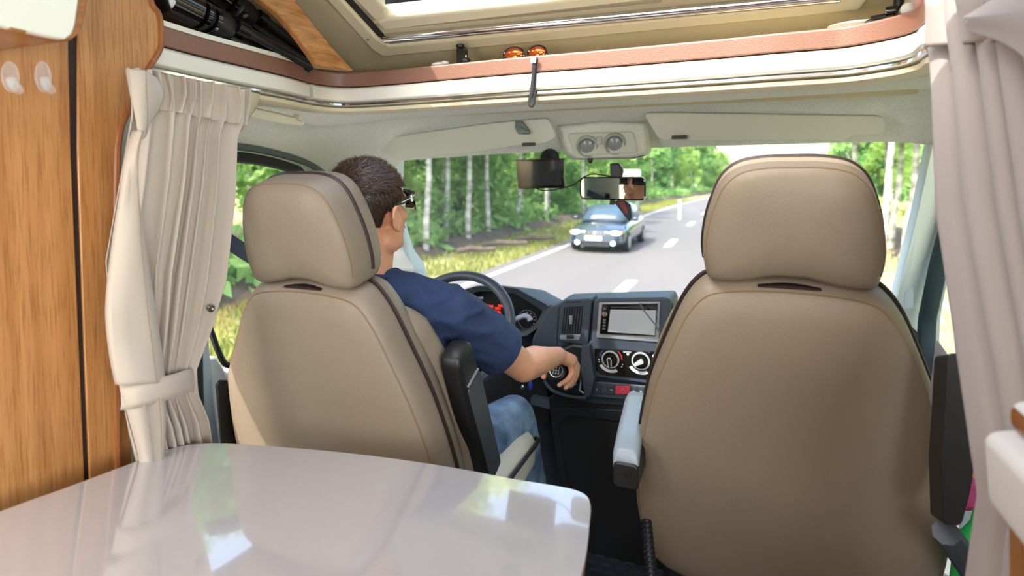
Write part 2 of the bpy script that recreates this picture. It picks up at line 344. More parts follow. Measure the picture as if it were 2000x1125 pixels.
# roadside furniture
p = at(1233, 380, Y=38); t = thing('road_sign', 'pale blank road sign beyond the oncoming car, behind the mirror', 'sign', (p.x, p.y, GZ))
sg = M('sign_white', 'E9ECE8', .5); post_m = M('galvanised_post', 'A9B3B0', .5, metal=.4)
q0, q1 = at(1214, 331, Y=38), at(1251, 356, Y=38)
b = B(); b.slab([V((x, 38, z)) for x, z in rrect((q0.x + q1.x)/2, (q0.z + q1.z)/2, abs(q1.x - q0.x), abs(q0.z - q1.z), .12)], (0, .03, 0)); mk('sign_panel', b, sg, t)
for px in (1219, 1247):
    q = at(px, 350, Y=38.05); mk('post', B().tube([(q.x, 38.06, GZ - .1), (q.x, 38.06, q0.z - .1)], .05, 8), post_m, t)
for px, Y, lab in ((1328, 33, 'white roadside marker post beyond the oncoming car'), (1394, 62, 'tiny white marker post far down the road')):
    p = at(px, 386, Y=Y); t = thing('marker_post', lab, 'post', (p.x, Y, GZ)); h = 1.1
    mk('post', B().loft([[(p.x + sx*.06, Y + sy*.04, z) for sx, sy in ((-1, -1), (1, -1), (1, 1), (-1, 1))] for z in (GZ - .1, GZ + h)]), sg, t); mk('reflector', B().box((p.x, Y - .045, GZ + h - .2), (.08, .01, .14)), M('reflector_grey', '30343A', .3), t)
log_m = M('weathered_wood', '5B5048', .9, var=.4, vscale=5)
b = B(); rng = random.Random(5)
for i, (px, py, L) in enumerate(((985, 476, 1.5), (930, 488, 1.1), (1045, 466, 1.3))):
    p = at(px, py, Z=GZ + .2); a = rng.uniform(-.4, .5); d = V((math.cos(a), math.sin(a), .08))*L/2
    tag(mk('fallen_log', B().tube([p - d, p - d*.3 + V((0, 0, .05)), p + d*.4, p + d], [.08, .09, .08, .06], 8), log_m), ('middle', 'nearest', 'farthest')[i] + ' of the three fallen logs in the ditch left of the road', 'log', 'fallen logs in the left ditch')
# ------------------------------------------------------------------ vehicle shell
WX = -1.0                                  # inner face of the left partition
# floors: the living area is a step up from the cab
st(mk('floor', B().box((-.45, 1.0, -.03), (1.95, 3.4, .06)), M('cab_floor', '1A1C20', .7), recentre=False))
# rubber mat with raised studs in the cab
b = B(); b.slab([V((x, y, .012)) for x, y in rrect(-.42, 1.3, 1.7, 1.9, .05)], (0, 0, -.012))
fm = mk('floor_mat', b, M('rubber_mat', '20252E', .5, bump=.2, bscale=300)); tag(fm, 'dark grey studded rubber mat on the cab floor between the seats', 'floor mat')
b = B()
for i in range(44):
    for j in range(26):
        x = -.75 + j*.052 + (i % 2)*.026; y = .45 + i*.036
        if x < .3: b.slab([V((x + u, y + v, .0155)) for u, v in rrect(0, 0, .03, .011, .005, 2)], (0, 0, -.004))
tag(mk('stud', b, M('rubber_studs', '2F3744', .42), fm), kind='stuff')
# ---- left partition
def wallpoly(pxs, X, r=0):
    p = [at(x, y, X=X) for x, y in pxs]; return roundpoly(p, r) if r else p
wl = st(mk('wall_left', B().box((WX - .035, .16, 1.2), (.03, 1.05, 2.4)), wood_v, recentre=False))
pl = wallpoly([(-260, 20), (132, -10), (139, 300), (152, 600), (166, 940), (175, 1300), (-260, 1300)], WX)
st(mk('wall_panel', B().slab(pl, (-.018, 0, 0)), wood_v, wl, bevel=.002))
st(mk('seam', B().slab(wallpoly([(120, -10), (160, -10), (165, 300), (176, 600), (190, 940), (200, 1300), (150, 1300), (135, 600), (125, 200)], WX - .003), (-.01, 0, 0)), M('dark_groove', '2A170C', .7), wl))
scurve = [(285, -40), (299, 8), (311, 24), (316, 45), (317, 84), (311, 105), (291, 138), (262, 205), (246, 232), (237, 262), (232, 320), (231, 516), (232, 739), (233, 906), (236, 1300)]
pr_ = [at(x, y, X=WX + .0005) for x, y in [(152, -40)] ] + [at(x, y, X=WX + .0005) for x, y in scurve] + [at(x, y, X=WX + .0005) for x, y in [(192, 1300), (175, 930), (162, 600), (152, 300)]]
st(mk('wall_panel', B().slab(pr_, (-.032, 0, 0)), wood_v, wl, bevel=.0015, seg=2))
edge_m = wood('oak_edge_band', 'A5683A', '7A4622', 2)
b = B(); ep = [at(x - 3, y, X=WX + .0005) for x, y in scurve]; b.tube(catmull(ep, 4), .0055, 8); st(mk('edge_band', b, edge_m, wl))
st(mk('wall_left', B().box((-1.075, .62, .80), (.03, .24, 1.45)), M('wall_sage_cream', 'CFCDB8', .7), recentre=False))
# walls of the living area behind the camera, with a dinette window on the right
wc_ = M('living_wall', '86705A', .7)
st(mk('wall_rear', B().box((-.3, -2.62, 1.05), (2.0, .03, 2.25)), wc_, recentre=False))
st(mk('wall_left', B().box((-1.05, -1.48, 1.05), (.03, 2.26, 2.25)), wc_, recentre=False))
b = B(); b.box((.64, -.95, .47), (.03, 3.3, .95)); b.box((.64, -.95, 1.82), (.03, 3.3, .72)); b.box((.64, -1.7, 1.2), (.03, 1.8, .55)); b.box((.64, .42, 1.2), (.03, .56, .55)); b.box((.64, .95, 1.05), (.03, .5, 2.2)); st(mk('wall_right', b, wc_, recentre=False))
b = B(); b.box((.645, -.33, 1.2), (.005, .94, .51)); st(mk('window_4', b, glass_m, smooth=False, recentre=False))
# ---- roof of the living area: sloping front cap with a panorama window
RZ = lambda y: 1.655 + (1.40 - y)*.353
roofm = M('roof_lining', 'C2B595', .8, bump=.15, bscale=300)
GX0, GX1, GY0, GY1 = -.87, .20, .60, 1.29
def roofq(b, x0, x1, y0, y1, th=.03): return b.slab([V((x0, y0, RZ(y0))), V((x1, y0, RZ(y0))), V((x1, y1, RZ(y1))), V((x0, y1, RZ(y1)))], (0, 0, th))
b = B()
roofq(b, -1.25, GX0, .1, 1.78); roofq(b, GX1, .62, .1, 1.78); roofq(b, GX0, GX1, GY1, 1.78); roofq(b, GX0, GX1, .1, GY0)
st(mk('ceiling', b, roofm, recentre=False))
b = B(); b.box((-.32, -1.25, 2.14), (2.0, 2.72, .05)); st(mk('ceiling', b, roofm, recentre=False))
def plane(px, py, dz=0): return at(px, py, o=(0, 1.40, 1.655 + dz), n=V((0, .353, 1)).normalized())
sl = thing('panorama_window', 'tilting roof window with cream frame above the cab shelf', 'window', (-.35, 1.3, RZ(1.3)))
sl['category'] = 'roof window'
def bar(pxs, dz, th, m, name, bev=.008):
    return mk(name, B().slab([plane(x, y, dz) for x, y in pxs], (0, 0, th)), m, sl, bevel=bev, seg=3)
# outer cream frame
fr = M('cream_plastic', 'D8CFB0', .42)
bar([(637, 0), (727, 99), (749, 112), (790, 108), (1060, 82), (1560, 34), (1679, 21), (1692, 4), (1700, -20), (1660, -20), (1640, 2), (1560, 13), (1060, 61), (760, 91), (738, 78), (664, -2), (560, -110), (535, -110)], -.014, .03, fr, 'outer_frame', .006)
bar([(664, -2), (738, 78), (760, 91), (752, 72), (676, -12)], -.004, .03, rubber, 'gasket', .002)
bar([(760, 91), (1060, 61), (1560, 13), (1640, 2), (1636, -6), (1060, 51), (756, 80)], -.008, .03, alu, 'blind_cassette', .003)
bl = B(); bl.tube([plane(752, 76, -.012), plane(1640, -6, -.012)], .0115, 14); mk('blind_rail', bl, chrome, sl)
bar([(752, 71), (1060, 40), (1400, 7), (1400, 1), (1060, 30), (740, 62)], .01, .02, rubber, 'blind_gap', .001)
cs_ = M('cream_sash', 'DBD2B6', .4)
bar([(722, 46), (745, 62), (1060, 33), (1300, 8), (1300, -25), (1060, 6), (752, 37)], .0, .04, cs_, 'sash_bottom', .008)
bar([(676, -12), (726, 47), (752, 37), (752, 18), (740, 3), (720, -20)], .0, .04, cs_, 'sash_side', .008)
dk = M('window_rubber', '25303C', .35)
mk('glass_seal', B().slab([V((GX0 - .02, GY1 + .03, RZ(GY1) + .045)), V((GX1 + .02, GY1 + .03, RZ(GY1) + .045)), V((GX1 + .02, GY1 - .045, RZ(GY1 - .06) + .055)), V((GX0 - .02, GY1 - .045, RZ(GY1 - .06) + .055))], (0, 0, .012)), dk, sl)
mk('pane', B().slab([V((GX0 - .03, GY0 - .03, RZ(GY0) + .075)), V((GX1 + .03, GY0 - .03, RZ(GY0) + .075)), V((GX1 + .03, GY1 + .03, RZ(GY1) + .075)), V((GX0 - .03, GY1 + .03, RZ(GY1) + .075))], (0, 0, .006)), glass_m, sl, smooth=False)
scr = M('screw', '8B8468', .4, metal=.5); p = plane(718, 77, -.016); mk('screw', B().lathe(p, (0, 0, -1), [(.004, 0), (.004, .002), (.001, .003)], 10), scr, sl)
# ---- shelf with its curved front: brown leather strip, ivory fascia, chrome rail
BZ = 1.555
bpx = [(317, 91), (400, 113), (500, 136), (560, 150), (611, 164), (650, 170), (690, 171), (765, 166), (861, 158), (1000, 146), (1200, 131), (1400, 115), (1500, 106), (1600, 98), (1660, 92), (1740, 77), (1788, 62), (1820, 38)]
bp = [at(x, y, Z=BZ) for x, y in bpx]; bp = [V((WX - .016, bp[0].y - .1, BZ))] + bp + [V((bp[-1].x + .07, bp[-1].y - .08, BZ)), V((bp[-1].x + .22, bp[-1].y - .16, BZ))]
bpath = catmull(bp, 5)
def outward(i):
    a, c = bpath[max(i - 1, 0)], bpath[min(i + 1, len(bpath) - 1)]; t = (c - a).normalized(); return V((-t.y, t.x, 0))   # away from the living area
def sweep(prof, i0=0, i1=None):
    i1 = i1 or len(bpath); b = B(); b.loft([[bpath[i] + outward(i)*n_ + V((0, 0, z)) for n_, z in prof] for i in range(i0, i1)]); return b
shelf = thing('overcab_shelf', 'curved shelf front above the cab in brown leather and ivory with chrome rail', 'shelf', (-.4, 1.2, 1.5))
isp = 1 + 5*4
mk('leather_strip', sweep([(0, .003), (0, .039), (.003, .042), (.022, .042), (.022, .003)]), brownleath, shelf, bevel=.002)
jo = min(range(len(bpath)), key=lambda i: (bpath[i] - at(611, 164, Z=BZ)).length)
mk('fascia', sweep([(.004, 0), (-.004, -.006), (-.006, -.036), (0, -.04), (.03, -.04), (.03, 0)], 0, jo), whitetrim, shelf, bevel=.0015)
b = sweep([(.004, 0), (-.004, -.006), (-.006, -.036), (0, -.04), (.03, -.04), (.03, 0)], jo, None); mk('fascia', b, whitetrim, shelf, bevel=.0015)
mk('rail', sweep([(.006, -.042), (-.003, -.045), (-.004, -.050), (.004, -.054), (.02, -.054), (.02, -.042)]), chrome, shelf)
mk('lower_trim', sweep([(.008, -.055), (.002, -.057), (.004, -.066), (.03, -.072), (.06, -.06), (.06, -.05)]), creamtrim, shelf, bevel=.001)
mk('lip', sweep([(.003, .042), (.005, .053), (.02, .053), (.022, .042)], 0, jo), whitetrim, shelf)
b = B(); fl = [bpath[i] + outward(i)*.022 + V((0, 0, .0)) for i in range(0, len(bpath), 2)]
b.slab(fl + [V((.45, 1.56, BZ)), V((-1.3, 1.56, BZ)), V((-1.3, .35, BZ))], (0, 0, .006)); mk('shelf_board', b, creamtrim, shelf, smooth=False)
# back of the shelf / front cap behind it
b = B(); b.slab([V((-1.3, 1.56, 1.558)), V((.6, 1.56, 1.558)), V((.6, 1.60, 1.64)), V((-1.3, 1.60, 1.64))], (0, .03, 0)); st(mk('wall_front', b, creamtrim, recentre=False))
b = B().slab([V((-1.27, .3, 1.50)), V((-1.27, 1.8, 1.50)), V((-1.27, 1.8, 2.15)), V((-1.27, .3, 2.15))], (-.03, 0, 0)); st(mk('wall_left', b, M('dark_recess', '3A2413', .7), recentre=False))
# curved oak arch at the left end of the shelf
a_out = [(545, -60), (575, -4), (612, 44), (650, 92), (692, 138)]; a_in = [(440, -60), (508, 0), (545, 30), (585, 78), (622, 131)]
ax0 = -.93
def archp(px, py): return at(px, py, o=(-.98, 1.0, 1.6), n=V((1, -.12, 0)).normalized())
b = B(); po = catmull([archp(*p) for p in a_out], 5); pi_ = catmull([archp(*p) for p in a_in], 5)
b.loft([[po[i], pi_[i], pi_[i] + V((-.025, .012, 0)), po[i] + V((-.025, .012, 0))] for i in range(len(po))])
arch = mk('shelf_arch', b, wood_y, bevel=.004); tag(arch, 'curved oak arch panel framing the dark left end of the shelf', 'panel')
# ---- headliner of the cab
inn = [bpath[round(5*(k + 1))] + outward(round(5*(k + 1)))*.05 + V((0, 0, -.058)) for k in (1, 2, 3, 4, 5, 7, 8.5, 9.6, 10.6, 12, 15, 17, 18)]
opx = [((380, 277), 'X', -1.30), ((455, 281), 'X', -1.30), ((530, 292), 'X', -1.30), ((600, 312), 'X', -1.30), ((650, 336), 'X', -1.31), ((768, 316), 'Y', 1.86), ((950, 302), 'Y', 1.95), ((1110, 295), 'Y', 1.98), ((1300, 288), 'Y', 1.99), ((1520, 282), 'Y', 1.98), ((1735, 277), 'Y', 1.94), ((1838, 285), 'Y', 1.86)]
out_ = [at(*p, **{k: v}) for p, k, v in opx]
out_ += [V((.62, 1.6, 1.37))]
ci, co = catmull(inn, 6), catmull(out_, 6); rows = []
for v in [k/14 for k in range(15)]:
    r = []
    for a, c in zip(ci, co):
        p = a.lerp(c, v); g = min(1, max(0, (p.y - 1.25)/.35)); g = g*g*(3 - 2*g)
        p.z += (.03 + .082*g)*math.sin(PI*v**2); p.z = min(p.z, 1.540 + .06*min(1, max(0, (p.y - 1.60)/.15)))
        r.append(p)
    rows.append(r)
rows = [[p + V((0, 0, .012)) for p in rows[0]]] + rows + [[p + V((0, .02, .03)) for p in rows[-1]]]
hl = st(mk('ceiling', B().grid(rows), headl, recentre=False, angle=80))
# cab roof skin above the headliner keeps the sky out
st(mk('roof', B().slab([V((-1.42, 1.70, 1.60)), V((.62, 1.70, 1.60)), V((.62, 2.06, 1.47)), V((-1.42, 2.06, 1.47))], (0, 0, .02)), whitetrim, recentre=False))
# ---- windscreen and pillars
wt = [at(768, 318, Y=1.87), at(950, 300, Y=1.97), at(1110, 290, Y=2.0), at(1300, 284, Y=2.01), at(1520, 277, Y=2.0), at(1735, 274, Y=1.96), at(1822, 282, Y=1.89)]
wb = [V((-1.39, 2.28, .74)), V((-1.1, 2.46, .74)), V((-.75, 2.54, .74)), V((-.43, 2.56, .74)), V((-.1, 2.54, .74)), V((.24, 2.46, .74)), V((.545, 2.30, .74))]
T_, B_ = catmull(wt, 6), catmull(wb, 6); rows = [[a.lerp(c, v) + V((0, .03*math.sin(PI*v), .02*math.sin(PI*v))) for a, c in zip(T_, B_)] for v in (k/8 for k in range(9))]
ws = st(mk('window_1', B().grid(rows), glass_d, recentre=False, angle=80)); 
def pillar(top, bot, wd, th, name, m=pillar_m):
    b = B(); a, c = V(top), V(bot)
    b.loft([[p + V((-wd/2, 0, 0))*k, p + V((wd/2, 0, 0))*k, p + V((wd/2*k, th, 0)), p + V((-wd/2*k, th, 0))] for p, k in ((a, 1), (a.lerp(c, .5), 1.0), (c, 1.1))]); return st(mk(name, b, m, bevel=.012, seg=3, recentre=False))
# right A pillar: quad seen between windscreen and door seal
rp = [at(1822, 282, Y=1.86), at(1790, 430, Y=2.06), at(1752, 580, Y=2.24), at(1740, 640, Y=2.28)]
rq = [at(1868, 330, X=.58), at(1845, 440, X=.60), at(1810, 590, X=.62), at(1800, 660, X=.62)]
b = B(); b.loft([[p, p + V((0, .07, .02)), q + V((0, .07, .02)), q, p.lerp(q, .4) + V((-.002, -.006, 0))] for p, q in zip(catmull(rp, 4), catmull(rq, 4))]); st(mk('trim_1', b, pillar_m, recentre=False, angle=60))
# left A pillar
lp = [at(770, 316, Y=1.86), at(771, 420, Y=2.0), at(790, 494, Y=2.12), at(815, 532, Y=2.24), at(820, 580, Y=2.26)]
b = B(); b.loft([[p, p + V((0, .07, .02)), p + V((-.10, .03, 0)), p + V((-.09, -.06, 0))] for p in catmull(lp, 4)]); st(mk('trim_2', b, pillar_m, recentre=False, angle=60))
# speaker grille on the right pillar foot
b = B(); g = [at(1768, 571, Y=2.18), at(1784, 560, Y=2.17), at(1784, 602, Y=2.17), at(1766, 602, Y=2.18)]; b.slab(roundpoly(g, .006), (0, .01, 0)); gr = mk('speaker_grille', b, M('grille_grey', 'B9C4C6', .7, bump=.9, bscale=800)); tag(gr, 'pale speaker grille at the foot of the right pillar', 'speaker grille')
# ---- left door: glass, seal, frame, lower panel, B pillar
LX = -1.30
dw = [(380, 308), (455, 312), (520, 322), (575, 338), (592, 352), (600, 420), (610, 520), (600, 640), (470, 720), (445, 720), (425, 690), (395, 610), (380, 500)]
door_l = st(mk('door_1', B().slab([at(x, y, X=LX) for x, y in [(300, 700), (425, 696), (445, 730), (640, 640), (700, 640), (700, 1100), (300, 1300)]], (-.05, 0, 0)), pillar_m, recentre=False, bevel=.01))
b = B(); b.slab([at(x, y, X=LX - .035) for x, y in dw], (-.005, 0, 0)); st(mk('window_2', b, glass_m, smooth=False, recentre=False))
sp = [at(x, y, X=LX + .0) for x, y in [(360, 300), (455, 306), (520, 315), (570, 329), (589, 342), (597, 400), (607, 520)]]
b = B(); b.tube(catmull(sp, 5), .016, 8, flat=.7); st(mk('door_seal', b, rubber, door_l))
b = B(); sp = [at(x, y, X=LX + .0) for x, y in [(360, 283), (455, 285), (520, 295), (580, 311), (620, 330), (650, 360), (690, 430)]]; b.tube(catmull(sp, 5), .011, 8); st(mk('outer_seal', b, M('seal_grey', '56615F', .6), door_l))
b = B(); sp = [at(x, y, X=LX - .01) for x, y in [(360, 290), (455, 296), (520, 305), (575, 320), (603, 336), (625, 400), (650, 520)]]; b.tube(catmull(sp, 5), .022, 8, flat=.5); st(mk('door_frame', b, M('frame_sage', 'A9B6A4', .5), door_l))
b = B(); sp = [at(x, y, X=LX + .01) for x, y in [(396, 600), (413, 650), (428, 690), (442, 712), (470, 716)]]; b.tube(catmull(sp, 5), .008, 8); st(mk('sill_seal', b, rubber, door_l))
st(mk('pillar_trim', B().box((-1.235, .88, .85), (.06, .26, 1.15)), M('pillar_sage', '7E867E', .6), recentre=False, bevel=.02))
# B pillar foot: pale wedge, dark strip, seat belt reel cover
b = B(); b.slab([at(x, y, X=-1.19) for x, y in [(398, 590), (408, 640), (418, 760), (433, 870), (440, 950), (398, 950), (396, 760)]], (-.05, 0, 0)); st(mk('trim_3', b, M('grey_blue_trim', 'A7B7BC', .5), bevel=.008, recentre=False))
b = B(); b.slab([at(x, y, X=-1.17) for x, y in [(330, 480), (376, 620), (398, 640), (402, 880), (402, 960), (330, 960)]], (-.05, 0, 0)); st(mk('trim_4', b, M('dark_teal_trim', '17282A', .6), bevel=.006, recentre=False))
b = B(); b.slab([at(x, y, X=-1.12) for x, y in [(423, 752), (430, 742), (445, 742), (470, 800), (480, 960), (440, 960), (432, 860)]], (-.006, 0, 0)); t = mk('belt_buckle_arm', b, blackpl, bevel=.012); tag(t, 'black belt stalk beside the lower left of the driver seat', 'seat belt')
b = B(); pts = [at(428, 455, X=-1.20), at(445, 470, X=-1.16), at(478, 492, X=-1.10), at(540, 530, X=-1.02)]; b.tube(catmull(pts, 4), .022, 6, flat=.06, up=(0, .3, 1)); tag(mk('seat_belt', b, M('belt_webbing', '2A3240', .8)), 'dark seat belt strap running to the driver headrest', 'seat belt')
# ---- right door
RX = .66
b = B(); c = [(1905, 290), (1874, 380), (1838, 500), (1818, 590), (1810, 640), (1809, 760), (1812, 900)]
b.tube(catmull([at(x, y, X=.60) for x, y in c], 5), .022, 8, flat=1.2); seal_r = mk('door_seal', b, M('dark_seal', '2B3A40', .55))
door_r = st(mk('door_2', B().slab([at(x, y, X=RX) for x, y in [(1790, 720), (1850, 690), (2100, 690), (2300, 1400), (1790, 1100)]], (.05, 0, 0)), M('door_pale', 'E2E6E3', .5), recentre=False, bevel=.02))
seal_r.parent = door_r; st(seal_r)
b = B(); c = [(1912, 300), (1882, 390), (1850, 505), (1832, 590), (1826, 640), (1824, 760), (1826, 900)]
st(mk('door_frame', B().tube(catmull([at(x, y, X=.64) for x, y in c], 5), .014, 8), M('frame_white', 'D7DEDA', .5), door_r))
b = B(); b.slab([at(x, y, X=RX + .02) for x, y in [(1925, 280), (1888, 390), (1856, 505), (1838, 590), (1832, 700), (2200, 700), (2200, 200)]], (.005, 0, 0)); st(mk('window_3', b, glass('door_glass_frosted', (.93, .97, .95)), smooth=False, recentre=False))
b = B(); b.slab([at(x, y, X=RX + .06) for x, y in [(1868, 500), (1862, 560), (1858, 700), (1900, 700), (1960, 560), (1950, 480)]], (.08, .0, 0)); t = mk('wing_mirror', b, M('mirror_shell', 'EDEFEA', .35), bevel=.03, seg=3); tag(t, 'pale wing mirror outside the right door glass, half behind the curtain', 'mirror')
# right side wall of the living area (behind the curtain) with its window opening
# ---- small headliner fittings
b = B(); g = [at(496, 218, X=-1.10), at(500, 212, X=-1.10), at(560, 226, X=-1.10), at(598, 236, X=-1.10), at(594, 248, X=-1.10), at(540, 240, X=-1.10), at(494, 228, X=-1.10)]
b.slab(g, (-.03, .0, .01)); gh = mk('grab_handle', b, M('ivory_clear', 'D6D3BF', .3), bevel=.003); tag(gh, 'ivory catch rail on the headliner beside the left curtain', 'handle')
mk('end_post', B().slab([at(x, y, X=-1.09) for x, y in [(583, 234), (586, 223), (590, 224), (594, 237)]], (-.02, 0, 0)), M('ivory_clear2', 'C9C6B2', .3), gh)
b = B(); cpx = [[(452, 170), (508, 184)], [(456, 200), (497, 205)], [(455, 230), (483, 228)], [(452, 262), (462, 258)]]
b.grid([[at(a[0], a[1], X=-1.03), at((a[0] + c[0])/2, (a[1] + c[1])/2, X=-1.02), at(c[0], c[1], X=-1.05), at(c[0] + 4, c[1] + 3, X=-1.08)] for a, c in cpx]); st(mk('trim_5', b, creamtrim, solid=.004, recentre=False))
b = B(); b.slab(roundpoly([at(1826, 152, X=.42), at(1834, 146, X=.42), at(1838, 170, X=.42), at(1829, 172, X=.42)], .003), (.02, 0, 0)); gh2 = mk('curtain_rail_stop', b, M('ivory_clear3', 'D9DBD2', .3)); tag(gh2, 'small ivory end stop peeking out beside the right curtain', 'rail stop')
# ---- sun visors
def visor(pxs, y, label):
    t = [at(px, py, Y=y) for px, py in pxs]; r = roundpoly(t, .018, 3)
    o = mk('sun_visor', B().slab(r, (0, .022, .006)), M('visor_vinyl', 'C9CBBE', .6, bump=.2, bscale=500), bevel=.007, seg=3); tag(o, label, 'sun visor', 'sun visors'); return o
v1 = visor([(716, 279), (800, 263), (960, 241), (1070, 231), (1088, 268), (1062, 280), (1010, 284), (940, 295), (775, 311)], 1.80, 'left sun visor with a metal clip, above the driver')
v2 = visor([(1256, 221), (1300, 220), (1728, 227), (1729, 262), (1662, 264), (1646, 274), (1345, 275), (1340, 268), (1312, 268), (1304, 275), (1286, 271)], 1.80, 'right sun visor without a clip, above the passenger seat')
del v1['group']; del v2['group']
for v, (px, py) in ((v1, (1033, 282)), (v2, (1327, 268))):
    p = at(px, py, Y=1.79); mk('hinge_clip', B().tube([p + V((-.022, 0, 0)), p + V((.022, 0, 0))], .006, 8), M('clip_dark', '4B4A42', .5), v)
b = B(); b.slab([at(x, y, Y=1.785) for x, y in [(1006, 236), (1020, 236), (1034, 255), (1033, 262), (1012, 262), (1006, 250)]], (0, .012, 0)); b.slab([at(x, y, Y=1.778) for x, y in [(1014, 246), (1036, 258), (1034, 262), (1012, 258)]], (0, .006, 0))
tag(mk('visor_clip', b, M('clip_metal', '7C8786', .25, metal=.8), bevel=.002), 'small shiny clip on the top edge of the left sun visor', 'clip')
# ---- overhead lamp console
oc = thing('overhead_console', 'grey-green overhead console with two round reading lamps above the mirror', 'lamp', at(1180, 300, Y=1.86))
om = M('console_grey', 'C6C9BD', .55, bump=.1, bscale=400)
b = B(); b.loft([[at(1180 + (x - 1180)*k, 280 + (y - 280)*k - dy, Y=yy) for x, y in [(1088, 246), (1180, 236), (1262, 240), (1268, 292), (1262, 300), (1235, 307), (1125, 309), (1108, 300)]] for k, yy, dy in ((1.06, 2.0, -2), (1.0, 1.88, 0), (.93, 1.86, 0))]); mk('housing', b, headl, oc, bevel=.006, seg=2)
fp = roundpoly([at(x, y, Y=1.852) for x, y in [(1108, 260), (1237, 256), (1246, 298), (1122, 305)]], .016)
mk('face_plate', B().slab(fp, (0, .014, 0)), om, oc, bevel=.004, seg=2)
for px, py in ((1147, 286), (1201, 281)):
    c = at(px, py, Y=1.85); ax = V((.15, -1, -.35))
    lp_ = mk('lamp_ring', B().lathe(c, ax, [(.036, -.008), (.036, .004), (.030, .006), (.027, -.002), (.002, -.004)], 28), M('lamp_ring_grey', '9A9D90', .45), oc)
    mk('lens', B().lathe(c + ax.normalized()*.0, ax, [(.026, -.004), (.022, .005), (.012, .009), (.001, .010)], 24), M('lens_grey', '878C90', .25), lp_)
for px, py in ((1135, 272), (1145, 271), (1192, 268), (1203, 267)): mk('button', B().box(at(px, py, Y=1.85), (.011, .006, .008)), M('button_grey', '90948A', .5), oc, bevel=.001)
mk('button', B().box(at(1170, 275, Y=1.85), (.018, .008, .026)), M('button_grey2', 'B0B4A6', .5), oc, bevel=.002)
b = B(); b.cap(at(1153, 306, Y=1.9), at(1153, 314, Y=1.9), .012, .009, 10); mk('sensor', b, blackpl, oc)
b = B(); b.slab([at(x, y, Y=1.92) for x, y in [(1120, 303), (1262, 297), (1264, 292), (1258, 304), (1240, 309), (1130, 311)]], (0, .02, 0)); mk('lower_edge', b, blackpl, oc)
